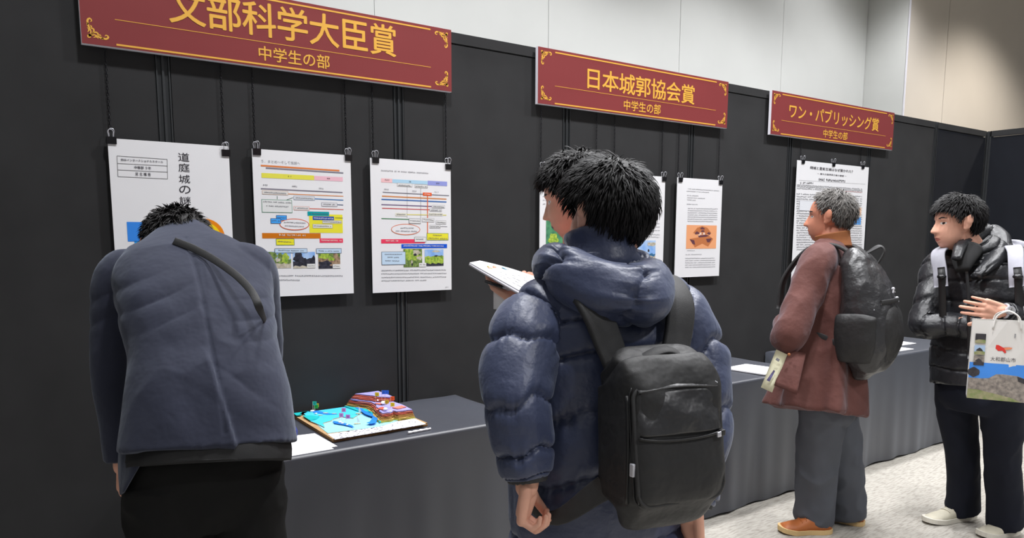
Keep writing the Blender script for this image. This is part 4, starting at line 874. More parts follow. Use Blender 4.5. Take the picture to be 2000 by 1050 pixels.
for s_ in (-1, 1): pt_.append(tube([L(.085*s_, 0, .82), L(.088*s_, .0, .62), L(.092*s_, .012, .45), L(.1*s_, .0, .22), L(.105*s_, -.005, .06)], [.092, .086, .073, .066, .066], rt, 30, 30))
garment('trousers', pt_, M_DKTROU, pm, .009, 4, lambda P: folds(P, .006, (9, 9, 5), 2.))
for s_ in (-1, 1): shoe(L(.105*s_, -.09, 0), L(.125*s_, .19, 0), .048, .10, pm, M_ZIP, M_WEB)
# his black backpack
bp = root('backpack', 'large black rectangular backpack on the foreground person in navy jacket', 'backpack', tuple(L(0, -.25, .75)))
PC = L(-.010, -.235, 1.056); ux = rt*1.0; uy = nrm(Z3+fw*.05); un = -np.cross(ux, uy); un = -fw
def K(a, h, d): return PC+ux*a+uy*h+(-fw)*d
W2, H2 = .110, .134
def packdisp(U, V_, P):
    q = P-PC; h = q@uy; a = q@ux; dd = q@(-fw); back = np.clip(dd/.05, 0, 1)
    w_ = .006*np.sin(a*38+h*22+2)*np.exp(-((h-.09)/.05)**2)*back+.004*fbm(P*11+4, 2)*back
    return w_+.0008*vno(P*60)
V, Fc = tube([K(0, -H2-.004, -.005), K(0, -H2, .0), K(0, -H2+.022, .003), K(0, -.09, .004), K(0, -.02, .004), K(0, .055, .0), K(0, .10, -.006), K(0, H2-.018, -.016), K(0, H2-.003, -.025), K(0, H2, -.03)],
             [(.08, .05, .05), (.104, .062, .065), (W2-.002, .070, .085), (W2, .072, .092), (W2, .072, .090), (W2-.002, .072, .084), (W2-.005, .070, .076), (W2-.012, .062, .062), (.098, .048, .046), (.07, .03, .03)], ux, 110, 120, packdisp, 5.)
mesh('main_bag', V, Fc, M_PACK, bp, True)
# rim piping round the back panel, pocket seam, side zip
def onback(a, h, lift=.0):
    d = np.interp(h, [-H2, -H2+.022, -.09, -.02, .055, .10, H2-.018], [.065, .088, .096, .094, .084, .070, .046]); e5 = 1-(abs(a)/W2)**5
    return K(a, h, d*max(e5, .02)**.2+lift+.002)
def rrect(w_, h0, h1, r, n=10):
    o = []
    for cx, cy, a0 in ((w_-r, h1-r, 0), (-w_+r, h1-r, 90), (-w_+r, h0+r, 180), (w_-r, h0+r, 270)):
        for q in np.linspace(a0, a0+90, n): o.append((cx+r*math.cos(math.radians(q)), cy+r*math.sin(math.radians(q))))
    return o
ring = [onback(a, h, .001) for a, h in rrect(.096, -.118, .108, .030)]
MB().path(ring, .0042, 6, closed=True).obj('rim_piping', M_WEB, bp, True)
MB().path([onback(a, h, .002) for a, h in rrect(.102, -.124, .116, .034)], .0022, 5, closed=True).obj('main_zip', M_ZIP, bp, True)
# upper pocket panel, slightly proud and glossy, with pocket slit below
n_ = 26; G = []
for i in range(n_):
    h = .014+(.098-.014)*i/(n_-1); row = []
    for j in range(30):
        a = -.092+.184*j/29; t = .0045+.0045*math.sin(a*45+h*30)*math.exp(-((h-.06)/.028)**2)+.003*math.sin(a*80-h*40)*math.exp(-((h-.075)/.022)**2)
        if i in (0, n_-1) or j in (0, 29): t = -.004
        row.append(onback(a, h, t))
    G.append(row)
G = np.array(G); mesh('upper_pocket', G.reshape(-1, 3), [(i*30+j, i*30+j+1, (i+1)*30+j+1, (i+1)*30+j) for i in range(n_-1) for j in range(29)], M_PACK2, bp, True)
MB().path([onback(a, .014-.008*(1-(a/.1)**2), .003) for a in np.linspace(-.094, .094, 24)], .003, 5).obj('pocket_zip', M_ZIP, bp, True)
V, Fc = strap_geo([onback(a, .094+.010*math.cos(a*12), .004) for a in np.linspace(-.088, .088, 8)], [-fw*.5+Z3]*8, .014, .004); mesh('top_flap_edge', V, Fc, M_PACK2, bp, True)
def pull(a, h, dx, dz, mt=M_STEEL):
    c = onback(a, h, .006); o = MB().bbox(tuple(np.minimum(c-.006, c+.006)), tuple(np.maximum(c-.006, c+.006)), .002).obj('zip_slider', M_ZIP, bp)
    V, Fc = strap_geo([c, c+ux*dx*.5+uy*dz*.5-fw*.006, c+ux*dx+uy*dz-fw*.006], [-fw]*3, .010, .003, 8); mesh('zip_pull', V, Fc, mt, o, True)
pull(.030, .116, .020, -.026, M_ZIP); pull(.042, .115, .024, -.022, M_STEEL); pull(.076, .106, .012, -.006, M_STEEL); pull(.086, .010, -.014, -.002, M_STEEL)
sz = MB(); sz.path([K(-W2+.004-.0*t, t, .055+.012*math.cos(t*9)) for t in np.linspace(-.115, .09, 16)], .0035, 5); sz.obj('side_zip', M_ZIP, bp, True)
MB().bbox(tuple(K(-.102, -.055, .078)-.004), tuple(K(-.102, -.040, .078)+.006), .002).obj('side_zip_pull', M_STEEL, bp)
V, Fc = strap_geo([K(-.066, H2-.014, .022), K(-.046, H2+.014, .024), K(.005, H2+.030, .022), K(.05, H2+.012, .018), K(.072, H2-.018, .016)], [Z3-fw*.3, Z3-fw*.4, Z3-fw*.5, Z3-fw*.4, Z3-fw*.3], .024, .007); mesh('carry_handle', V, Fc, M_WEB, bp, True)
for s_ in (-1, 1):
    V, Fc = strap_geo([K(.055*s_, H2-.03, -.045), L(.080*s_, -.165, 1.22), L(.105*s_, -.135, 1.300), L(.118*s_, -.055, 1.345), L(.122*s_, .04, 1.325), L(.128*s_, .125, 1.24), L(.14*s_, .17, 1.1)], [-fw*.6+Z3*.6, -fw+Z3*.3, -fw+Z3*.6, Z3*1., Z3+fw*.3, fw+Z3*.2, fw], [.055, .062, .066, .066, .062, .055, .05], .016, 40); mesh('shoulder_strap', V, Fc, M_WEB, bp, True)
    V, Fc = strap_geo([L(.14*s_, .17, 1.1), L(.215*s_, .1, 1.02), L(.235*s_, .0, .95), L(.195*s_, -.12, .86), K(.1*s_, -.112, -.03)], [fw, rt*s_+fw*.3, rt*s_, rt*s_-fw*.5, rt*s_-fw*.8], [.045, .028, .026, .028, .05], .005, 30); mesh('lower_strap', V, Fc, M_WEB, bp, True)
MB().bbox(tuple(K(-.096, -.108, .084)-.003), tuple(K(-.093, -.096, .090)+.003), .001).obj('brand_tab', M_ZIP, bp)

# ------------------------------------------------------------------ man in the dark suit bending over the table
M_SUIT = mat('navy_suit_wool', (44, 47, 63), .82, .07, 9, bump=.35, bscale=900, sheen=.25, spec=.25, bump2=.15, b2scale=12)
M_SHIRTD = mat('dark_grey_knit', (48, 48, 49), .9, .06, 20, bump=.4, bscale=700, spec=.2)
M_BLACKT = mat('black_wool_trousers', (24, 24, 24), .85, .08, 10, bump=.3, bscale=600, spec=.2)
fw, rt = facing(86)
PV = at_d(402, 912, 1.875); BX = np.array([PV[0], PV[1], 0])
sm = root('person', 'person in dark navy suit jacket bending over the table at left', 'person', tuple(BX))
def SP(u, v, d): return at_d(u, v, d)
hc = SP(345, 492, 2.16); Fm = head_frame(92, 52, -10)
T0, T1, T2, T3, T4, T5 = SP(410, 872, 1.84), SP(408, 780, 1.855), SP(400, 690, 1.89), SP(388, 600, 1.95), SP(378, 535, 2.02), SP(368, 486, 2.10)
shL, shR = SP(240, 545, 1.99), SP(488, 530, 2.08)
elL, wrL = SP(222, 740, 2.00), SP(240, 902, 2.02); elR, wrR = SP(512, 690, 2.20), SP(500, 790, 2.42)
hL = hand_parts(wrL, np.array([-.05, .03, -1]), rt, -1, (25, 30, 20), 1., 0, 25); hR = hand_parts(wrR, np.array([-.2, .75, -.62]), -Z3, 1, (8, 10, 8), 1., .05, 10)
nk = SP(366, 478, 2.13)
core = limb((PV, .10), (T2, .08), (T3, .11), (T4, .09), (nk, .055))+limb((T4-rt*.08, .06), (shL, .045), (elL, .034), (wrL, .026))+limb((T4+rt*.08, .06), (shR, .045), (elR, .034), (wrR, .026))
for s_ in (-1, 1): core += limb((PV+rt*.085*s_-Z3*.04, .085), (BX+rt*.10*s_+fw*.02+Z3*.46, .05), (BX+rt*.105*s_+Z3*.09, .035), (BX+rt*.11*s_+fw*.1+Z3*.05, .035))
build_body(sm, head_parts(hc, Fm, 1.0, nk), [hL, hR], core, M_SKIN, hc, Fm, 1.0)
hair_geo(hc, Fm, 1.0, 2400, .017, .036, .0017, 8, .22, .6).obj('hair', M_HAIR, sm, True)
jk = [tube([T0, T1, T2, T3, T4, T5, SP(367, 462, 2.14)], [(.206, .16, .150), (.194, .155, .135), (.178, .14, .115), (.188, .14, .11), (.195, .12, .10), (.115, .085, .075), (.07, .065, .06)], np.array([rt+Z3*.16, rt+Z3*.12, rt+Z3*.04, rt, rt, rt, rt]), 60, 60, None, 2.4)]
for a, e_, w_, s_ in ((shL, elL, wrL, -1), (shR, elR, wrR, 1)):
    jk.append(tube([a-rt*.075*s_, a+rt*.0*s_, a*.6+e_*.4+rt*.008*s_, e_, e_*.45+w_*.55, w_+(e_-w_)*.03], [(.06, .07), (.062, .072), (.058, .064), (.052, .056), (.047, .05), (.041, .044)], fw, 50, 36))
nb = nrm(CAM-T1); 
def ontor(u, v, lift=.0):
    d = np.interp(v, [486, 535, 600, 690, 780, 868, 960], [1.955, 1.885, 1.81, 1.745, 1.705, 1.685, 1.68]); cu = np.interp(v, [486, 600, 690, 780, 868], [368, 388, 400, 408, 408])
    hw = np.interp(v, [486, 535, 600, 690, 780, 868], [80, 140, 140, 136, 150, 156]); x = min(1, abs(u-cu)/hw); return SP(u, v, d+.125*(1-math.sqrt(max(0, 1-x**2.4)))-lift)
VA, VB = ontor(398, 676), ontor(446, 830)
def suitw(P):
    q = P-T0; up = nrm(T4-T0); h = q@up; a = q@rt; o = folds(P, .008, (5, 5, 3), 3., 2.)
    # pull creases radiating from the left armpit and across the right side
    for c, dr, am, fq in ((SP(262, 600, 1.9), nrm(rt*.75+up*.62), .006, 70), (SP(505, 620, 1.95), nrm(rt*.95+up*.18), .006, 75), (SP(470, 740, 1.85), nrm(rt*.8-up*.5), .004, 55)):
        v = P-c; al = v@dr; ac = v@nrm(np.cross(dr, fw)); o = o+am*1.1*(np.abs(np.sin(ac*fq*.8+al*3+.8*np.sin(al*9)))**.8-.5)*np.exp(-(al/.07)**2-(ac/.075)**2)
    seam = a-.005-.05*(.45-h)*.35; o = o-.004*np.exp(-(seam/.0045)**2)*(h > -.02)*(h < .62)*((P-(T0+T4)/2)@fw < .12)
    ab = VB-VA; Lv = np.linalg.norm(ab); ab = ab/Lv; al = (P-VA)@ab; sdv = nrm(np.cross(ab, nb)); ac = (P-VA)@sdv; ac = ac*np.sign(sdv@rt)
    vis = ((P-VA)@nb > -.10) & (al > -.01)
    o = o+np.where(vis, .012*np.exp(np.minimum(ac, 0)/.035)*np.clip((al+.01)/.05, 0, 1)*np.clip(1-ac/.009, 0, 1), 0)
    return o
garment('suit_jacket', jk, M_SUIT, sm, .005, 5, suitw)
# vent flap at the centre back, hanging front corner, dark knit hem below
def slab(pts, th, nv_, name, mt, parent, label=None):
    P = np.array(pts); n = len(P); c = P.mean(0); d = nrm(nv_)*th/2
    return mesh(name, np.vstack([P-d, P+d]), [tuple(range(n)), tuple(range(n, 2*n))[::-1]]+[(i, n+i, n+(i+1) % n, (i+1) % n) for i in range(n)], mt, parent, False, label)
V = []; nr = 12
eL = crom(np.array([(256, 740), (244, 800), (236, 850), (232, 905), (236, 966)], float), nr); eR = crom(np.array([(340, 745), (332, 800), (318, 858), (286, 888), (244, 958)], float), nr)
for i in range(nr):
    for j in range(7):
        u, v = eL[i]*(1-j/6)+eR[i]*(j/6); V.append(SP(u, v, 1.715+.075*(1-j/6)**1.5+.006*math.sin(j*1.3)-.012*(i/nr)))
o = mesh('jacket_front_corner', V, [(i*7+j, i*7+j+1, (i+1)*7+j+1, (i+1)*7+j) for i in range(nr-1) for j in range(6)], M_SUIT, sm, True); md = o.modifiers.new('thick', 'SOLIDIFY'); md.thickness = .005; md.offset = 0
V, Fc = tube([SP(414, 905, 1.83), SP(414, 885, 1.835), SP(410, 840, 1.85)], [(.186, .15, .142), (.188, .15, .142), (.18, .14, .125)], rt+Z3*.17, 20, 70, lambda U, V_, P: folds(P, .006, (8, 8, 8), 5.)); mesh('knit_hem', V, Fc, M_SHIRTD, sm, True)
V, Fc = tube([nk+(hc-nk)*-.25, nk+(hc-nk)*.05, nk+(hc-nk)*.35], [(.074, .074), (.068, .070), (.062, .066)], rt, 14, 50, None); mesh('jacket_collar', V, Fc, M_SUIT, sm, True)
tr = [tube([PV+Z3*.06, PV+Z3*.02, PV-Z3*.08, PV-Z3*.14], [(.165, .12, .12), (.182, .125, .135), (.188, .12, .140), (.15, .10, .11)], rt, 20, 50)]
for s_ in (-1, 1): tr.append(tube([PV+rt*.09*s_-Z3*.02, PV+rt*.095*s_-Z3*.18, BX+rt*.10*s_+fw*.02+Z3*.46, BX+rt*.105*s_+Z3*.22, BX+rt*.105*s_-fw*.01+Z3*.05], [(.098, .11), (.097, .105), (.080, .085), (.072, .078), (.072, .08)], rt, 40, 36))
garment('trousers', tr, M_BLACKT, sm, .008, 4, lambda P: folds(P, .012, (6, 6, 7), 8., 2.2))
for s_ in (-1, 1): shoe(BX+rt*.105*s_-fw*.10, BX+rt*.13*s_+fw*.18, .048, .09, sm, M_BLACKCLIP, M_ZIP)
sb = root('shoulder_bag', 'black cross-body bag strap over the back of the suited person', 'bag', tuple(SP(440, 540, 1.9)))
pp = [(340, 470), (378, 485), (420, 508), (462, 538), (492, 570), (506, 600)]
V, Fc = strap_geo([ontor(u, v, .028) for u, v in pp]+[SP(520, 640, 1.96), SP(510, 700, 2.02)], [nb]*6+[nb+rt, rt], .019, .004, 40); mesh('strap', V, Fc, M_WEB, sb, True)
c = SP(470, 745, 2.06); MB().bbox(tuple(c-np.array([.09, .03, .07])), tuple(c+np.array([.09, .03, .07])), .012).obj('pouch', M_PACK, sb)
# ------------------------------------------------------------------ man reading, half hidden behind the foreground man
M_RED = mat('orange_red_fleece', (214, 48, 30), .8, .06, 12, bump=.3, bscale=300, spec=.25)
fw, rt = facing(138); hc = at_d(1120, 380, 2.16); BX = np.array([hc[0], hc[1], 0])-fw*.05
def L(r, f, z): return BX+rt*r+fw*f+Z3*z
m2 = root('person', 'person reading papers, mostly hidden behind the foreground person in navy', 'person', tuple(BX))
Fm = head_frame(122, 20)
bA, bB, bC, bD = at_d(916, 516, 2.06), at_d(1020, 577, 1.86), at_d(1062, 551, 1.96), at_d(936, 512, 2.20)
shL, shR = L(-.18, 0, 1.36), L(.18, 0, 1.36); wrL = at_d(1008, 584, 1.96); elL = at_d(1060, 660, 2.02); wrR = at_d(1078, 548, 2.12); elR = L(.2, .0, 1.1)
hL = hand_parts(wrL, nrm(at_d(978, 560, 2.02)-wrL), nrm(Z3*.9+rt*.2), 1, (10, 18, 12), .95, .03, 15)
hR = hand_parts(wrR, nrm(at_d(1046, 541, 2.06)-wrR), nrm(-Z3+fw*.2), 1, (12, 18, 12), .95, .02, 15)
core = limb((L(0, 0, .9), .11), (L(0, 0, 1.15), .11), (L(0, 0, 1.31), .11), (L(0, .02, 1.45), .05))+limb((L(-.1, 0, 1.36), .05), (shL, .045), (elL, .034), (wrL, .026))+limb((L(.1, 0, 1.36), .05), (shR, .045), (elR, .034), (wrR, .026))
for s_ in (-1, 1): core += limb((L(.085*s_, 0, .88), .08), (L(.09*s_, .01, .48), .055), (L(.1*s_, -.01, .09), .04), (L(.105*s_, .1, .05), .035))
build_body(m2, head_parts(hc, Fm, .98, L(0, .02, 1.43)), [hL, hR], core, M_SKIN, hc, Fm, .98)
hair_geo(hc, Fm, .98, 2200, .018, .045, .0017, 15, .2, .4, fringe=.012).obj('hair', M_HAIR, m2, True)
jk = [tube([L(0, 0, .78), L(0, 0, .95), L(0, 0, 1.15), L(0, 0, 1.30), L(0, 0, 1.39), L(0, .01, 1.44)], [(.18, .13), (.18, .13), (.19, .13), (.19, .12), (.13, .10), (.07, .07)], rt, 40, 44)]
for a, e_, w_, s_ in ((shL, elL, wrL, -1), (shR, elR, wrR, 1)): jk.append(tube([a-rt*.07*s_, a, a*.5+e_*.5, e_, e_*.5+w_*.5, w_+(e_-w_)*.12], [.062, .064, .058, .05, .042, .036], fw+Z3*.3, 40, 30))
garment('jacket', jk, M_RED, m2, .008, 4, lambda P: folds(P, .008, (7, 7, 5), 4.))
pt_ = [tube([L(0, 0, .92), L(0, 0, .80), L(0, 0, .76)], [(.16, .12), (.165, .12), (.14, .1)], rt, 12, 36)]
for s_ in (-1, 1): pt_.append(tube([L(.085*s_, 0, .86), L(.088*s_, .0, .66), L(.092*s_, .012, .47), L(.1*s_, .0, .22), L(.105*s_, -.005, .06)], [.088, .082, .07, .062, .062], rt, 30, 28))
garment('trousers', pt_, M_DKTROU, m2, .009, 4, lambda P: folds(P, .006, (9, 9, 5), 6.))
for s_ in (-1, 1): shoe(L(.105*s_, -.09, 0), L(.125*s_, .19, 0), .046, .09, m2, M_ZIP, M_WEB)
bk = root('booklet', 'white printed clipboard booklet held open beside the foreground person', 'booklet', tuple(bA))
def lattice(A, B, C_, D, th, bend, name, mt, parent, n=8):
    A, B, C_, D = map(np.asarray, (A, B, C_, D)); nn = nrm(np.cross(B-A, D-A)); nn = nn if nn[2] > 0 else -nn; V = []
    for q in (-1, 1):
        for i in range(n+1):
            for j in range(n+1):
                s, t = i/n, j/n; p_ = (A*(1-s)+B*s)*(1-t)+(D*(1-s)+C_*s)*t; V.append(p_+nn*(q*th/2+bend*math.sin(s*math.pi)*t))
    k = (n+1)**2; Fc = []
    for i in range(n):
        for j in range(n):
            a = i*(n+1)+j; Fc += [(a, a+1, a+n+2, a+n+1), (k+a, k+a+n+1, k+a+n+2, k+a+1)]
    for i in range(n):
        for a, b_ in ((i, i+1), ((n*(n+1))+i, n*(n+1)+i+1), (i*(n+1), (i+1)*(n+1)), (i*(n+1)+n, (i+1)*(n+1)+n)): Fc.append((a, b_, k+b_, k+a))
    return mesh(name, V, Fc, mt, parent, True), nn
_, nn = lattice(bA, bB, bC, bD, .006, .0, 'backing_board', M_FOAM, bk)
pg = [bA+nn*.005, bB+nn*.005+(bC-bB)*.04, bC+nn*.006, bD+nn*.005]; _, _ = lattice(*pg, .0015, .004, 'printed_page', M_PAPER, bk)
b = MB(); rs = random.Random(9); P4 = np.array(pg)
for _ in range(90):
    s, t = rs.uniform(.04, .96), rs.uniform(.08, .92); t = round(t*7)/7*.9+.05; q = (P4[0]*(1-s)+P4[1]*s)*(1-t)+(P4[3]*(1-s)+P4[2]*s)*t+nn*(.0014+.004*math.sin(s*math.pi)*t); ax = nrm(P4[1]-P4[0])*rs.uniform(.003, .009); sd = nrm(P4[3]-P4[0])*.0012
    b.add([q-ax-sd, q+ax-sd, q+ax+sd, q-ax+sd], [(0, 1, 2, 3)])
tag(b.obj('small_print', M_GREYINK, bk), kind='stuff')
for s, t, col in ((.28, .45, (232, 190, 60)), (.45, .8, (90, 160, 190))):
    q = (P4[0]*(1-s)+P4[1]*s)*(1-t)+(P4[3]*(1-s)+P4[2]*s)*t+nn*(.0018+.004*math.sin(s*math.pi)*t); ax = nrm(P4[1]-P4[0])*.016; sd = nrm(P4[3]-P4[0])*.006
    mesh('colour_mark', [q-ax-sd, q+ax-sd, q+ax+sd, q-ax+sd], [(0, 1, 2, 3)], ink(*col), bk)
ls = root('paper_sheet', 'loose white sheet hanging under the held booklet', 'paper', tuple(at_d(985, 580, 1.99)))
lattice(at_d(964, 603, 1.99), at_d(1005, 607, 1.95), at_d(1010, 566, 1.95), at_d(964, 558, 2.0), .0015, .006, 'paper', M_PAPER, ls, 6)
ls = root('paper_sheet', 'small white sheet behind the pen under the held booklet', 'paper', tuple(at_d(960, 545, 2.04)))
lattice(at_d(949, 549, 2.05), at_d(985, 552, 2.03), at_d(985, 536, 2.03), at_d(948, 530, 2.06), .0015, .0, 'paper', M_PAPER, ls, 4)
pn = root('pen', 'black pen held under the booklet', 'pen', tuple(at_d(965, 554, 1.97)))
MB().rod(at_d(949, 549, 2.0), at_d(983, 561, 1.95), .0045, .0045, 10).obj('barrel', M_BLACKCLIP, pn, True); MB().rod(at_d(983, 561, 1.95), at_d(990, 563, 1.94), .0035, .001, 10).obj('tip', M_STEEL, pn, True)

# ------------------------------------------------------------------ grey-haired man in the brown coat
M_COAT = mat('brown_cotton_coat', (98, 60, 54), .78, .10, 8, bump=.3, bscale=700, sheen=.2, spec=.3, bump2=.2, b2scale=15)
M_GREYT = mat('grey_trousers', (86, 89, 97), .85, .06, 8, bump=.25, bscale=700, spec=.25)
M_TAN = mat('tan_leather', (176, 100, 50), .5, .12, 15, bump=.15, bscale=200); M_GUM = mat('cream_sole', (216, 184, 130), .6); M_CORD = mat('tan_corduroy', (150, 92, 52), .8)
fw, rt = facing(104)
ft = at_z(1612, 1046, 0); BX = np.array([ft[0], ft[1], 0])
def OP(u, v, d=3.52): return at_d(u, v, d)
om = root('person', 'grey-haired person in brown coat and grey trousers studying the panels', 'person', tuple(BX))
hc = OP(1619, 421, 3.54); Fm = head_frame(112, 4); sh = OP(1622, 512, 3.52)
shL, shR = sh-rt*.165, sh+rt*.165
elL = OP(1540, 655, 3.34); wrL = elL+fw*.10+rt*.20+Z3*.03; elR = shR-Z3*.26+rt*.03-fw*.03; wrR = elR+fw*.16-rt*.14+Z3*.02
hL = hand_parts(wrL, fw*.2+rt, fw*-1, 1, (20, 25, 20), 1.); hR = hand_parts(wrR, -rt+fw*.2, -fw, -1, (20, 25, 20), 1.)
hip = OP(1618, 770, 3.53)
core = limb((hip, .10), (OP(1618, 640), .10), (sh-Z3*.03, .10), (OP(1624, 480), .05))+limb((sh-rt*.09, .05), (shL, .045), (elL, .034), (wrL, .026))+limb((sh+rt*.09, .05), (shR, .045), (elR, .034), (wrR, .026))
anL, anR = at_z(1588, 1030, 0)+Z3*.08, at_z(1652, 1018, 0)+Z3*.08
for a, s_ in ((anL, -1), (anR, 1)): core += limb((hip+rt*.07*s_-Z3*.04, .085), ((hip+rt*.07*s_+a)/2, .05), (a, .034))
build_body(om, head_parts(hc, Fm, 1.02, OP(1624, 485)), [hL, hR], core, M_SKIN2, hc, Fm, 1.02)
hl2 = lambda az: np.interp(az, [0, 35, 62, 80, 92, 112, 135, 180], [.082, .076, .050, .004, .012, -.028, -.056, -.066])
hair_geo(hc, Fm, 1.02, 1500, .013, .035, .0016, 25, .15, .4, hl2).obj('hair', M_GHAIR, om, True)
ct = [tube([OP(1600, 802, 3.50), OP(1606, 745, 3.51), OP(1614, 660, 3.52), OP(1618, 585, 3.52), sh-Z3*.035, sh+Z3*.025, OP(1626, 478, 3.53)], [(.20, .235, .19), (.19, .205, .18), (.175, .165, .155), (.19, .15, .15), (.185, .125, .125), (.12, .095, .095), (.072, .075, .07)], rt, 60, 60, lambda U, V_, P: np.where(U < .55, (.55-U)*.05*np.sin(V_*7+U*2), 0), 2.2)]
for a, e_, w_, s_ in ((shL, elL, wrL, -1), (shR, elR, wrR, 1)):
    ct.append(tube([a-rt*.075*s_+Z3*.005, a, a*.55+e_*.45-fw*.0, e_+nrm(e_-w_)*.01, e_*.5+w_*.5, w_+(e_-w_)*.05], [(.07, .075), (.078, .082), (.076, .078), (.070, .070), (.060, .060), (.050, .050)], fw+Z3*.3, 50, 36))
garment('coat', ct, M_COAT, om, .0085, 3, lambda P: folds(P, .014, (7, 7, 3.2), 12., 1.8))
V, Fc = tube([OP(1628, 484, 3.53), OP(1627, 470, 3.53), OP(1625, 456, 3.53)], [(.078, .082), (.072, .078), (.074, .080)], rt, 14, 40, None); mesh('coat_collar', V, Fc, M_CORD, om, True)
# patch pocket with flap
def quadpatch(c4, th, name, mt, par, n=8, bulge=.01):
    A, B, C_, D = [np.asarray(q, float) for q in c4]; nn = nrm(CAM-(A+C_)/2); V = []
    for q in (0, 1):
        for i in range(n+1):
            for j in range(n+1):
                s, t = i/n, j/n; V.append((A*(1-s)+B*s)*(1-t)+(D*(1-s)+C_*s)*t+nn*(q*th+bulge*math.sin(s*math.pi)*math.sin(t*math.pi)*q))
    k = (n+1)**2; Fc = []
    for i in range(n):
        for j in range(n): a = i*(n+1)+j; Fc += [(a, a+1, a+n+2, a+n+1), (k+a, k+a+n+1, k+a+n+2, k+a+1)]
        for a, b_ in ((i, i+1), ((n*(n+1))+i, n*(n+1)+i+1), (i*(n+1), (i+1)*(n+1)), (i*(n+1)+n, (i+1)*(n+1)+n)): Fc.append((a, b_, k+b_, k+a))
    return mesh(name, V, Fc, mt, par, True)
quadpatch([OP(1512, 752, 3.30), OP(1556, 770, 3.24), OP(1574, 690, 3.28), OP(1536, 682, 3.34)], .012, 'coat_pocket', M_COAT, om)
cb = MB(); cb.add(*ball(OP(1541, 692, 3.26), .007, nu=8, nv=10)); cb.obj('pocket_button', M_CORD, om, True)
gt = [tube([hip+Z3*.06, hip-Z3*.08, hip-Z3*.13], [(.16, .13), (.165, .13), (.13, .1)], rt, 12, 40)]
for a, s_ in ((anL, -1), (anR, 1)): gt.append(tube([hip+rt*.075*s_-Z3*.02, (hip+rt*.075*s_)*.72+a*.28, (hip+rt*.075*s_)*.45+a*.55, (hip+rt*.075*s_)*.2+a*.8, a-Z3*.045], [(.10, .105), (.10, .105), (.094, .098), (.088, .094), (.084, .100)], rt, 40, 36))
garment('trousers', gt, M_GREYT, om, .0085, 3, lambda P: folds(P, .014, (6, 6, 5), 21., 2.))
t1, t2 = at_z(1522, 1038, 0), at_z(1640, 1046, 0)
shoe(anL*np.array([1, 1, 0])-fw*.085+rt*.0, anL*np.array([1, 1, 0])+nrm(t1-anL*np.array([1, 1, 0]))*.20, .050, .105, om, M_TAN, M_GUM)
shoe(anR*np.array([1, 1, 0])-fw*.085, anR*np.array([1, 1, 0])+fw*.20, .050, .105, om, M_TAN, M_GUM)
lf = root('leaflet', 'pale yellow leaflet tucked at the pocket of the brown coat', 'leaflet', tuple(OP(1510, 725, 3.28)))
quadpatch([OP(1486, 756, 3.30), OP(1508, 766, 3.29), OP(1538, 692, 3.31), OP(1516, 682, 3.32)], .002, 'paper', mat('pale_yellow_paper', (216, 214, 184), .7), lf, 4, .0)
quadpatch([OP(1497, 742, 3.285), OP(1503, 745, 3.285), OP(1514, 724, 3.287), OP(1511, 722, 3.287)], .001, 'printed_figure', ink(130, 126, 176), lf, 2, .0)
tag(MB().add(*strap_geo([OP(1516, 700, 3.29), OP(1522, 704, 3.29)], [nrm(CAM-BX)]*2, .012, .001, 6)).obj('small_print', M_GREYINK, lf))
# his soft black daypack
dp = root('backpack', 'soft black nylon daypack on the back of the brown-coated person', 'backpack', tuple(OP(1690, 700, 3.36)))
DC = OP(1692, 605, 3.345); bk_ = -fw
def dk(a, h, d): return DC+rt*a+Z3*h+bk_*d
def ddisp(U, V_, P): return folds(P, .012, (9, 9, 5), 31., 1.8)
V, Fc = tube([dk(0, -.262, -.03), dk(0, -.25, -.01), dk(0, -.19, .012), dk(0, -.08, .015), dk(0, .04, .0), dk(0, .13, -.018), dk(0, .20, -.045), dk(0, .245, -.075), dk(0, .262, -.09)], [(.06, .04, .05), (.115, .075, .075), (.155, .10, .11), (.162, .10, .118), (.155, .095, .105), (.14, .085, .085), (.115, .065, .06), (.075, .045, .04), (.03, .02, .02)], rt, 80, 80, ddisp, 2.6)
mesh('main_bag', V, Fc, M_PACK2, dp, True)
V, Fc = tube([dk(0, -.20, .085), dk(0, -.12, .105), dk(0, -.02, .098), dk(0, .035, .075)], [(.09, .04, .04), (.115, .05, .045), (.11, .045, .04), (.085, .03, .025)], rt, 40, 50, lambda U, V_, P: folds(P, .007, (10, 10, 6), 33.), 2.8); mesh('front_pocket', V, Fc, M_PACK, dp, True)
V, Fc = strap_geo([dk(-.12, .045, .09), dk(-.04, .05, .118), (dk(.04, .05, .118)), dk(.115, .045, .09)], [bk_-rt, bk_, bk_, bk_+rt], .02, .005, 24); mesh('front_band', V, Fc, M_WEB, dp, True)
V, Fc = tube([dk(-.125, -.215, .0), dk(-.150, -.13, .0), dk(-.152, -.04, .0), dk(-.145, -.02, .0)], [(.03, .07, .07), (.032, .085, .085), (.030, .085, .085), (.022, .08, .08)], rt, 30, 40, lambda U, V_, P: .005*np.sin(V_*20)*(U > .8)+folds(P, .006, (11, 11, 6), 35.), 2.4); mesh('side_pocket', V, Fc, M_PACK, dp, True)
for a, h, d in ((-.125, .03, .065), (.0, .10, .105), (.075, .055, .105)):
    c = dk(a, h, d); o = mesh('zip_slider', *ball(c, .008, nu=8, nv=8), M_STEEL, dp, True); V, Fc = strap_geo([c, c-Z3*.018+bk_*.004-rt*.012], [bk_]*2, .007, .003, 6); mesh('zip_pull', V, Fc, M_STEEL, o, True)
    V, Fc = strap_geo([c, c-Z3*.016+bk_*.004+rt*.014], [bk_]*2, .007, .003, 6); mesh('zip_pull', V, Fc, M_STEEL, o, True)
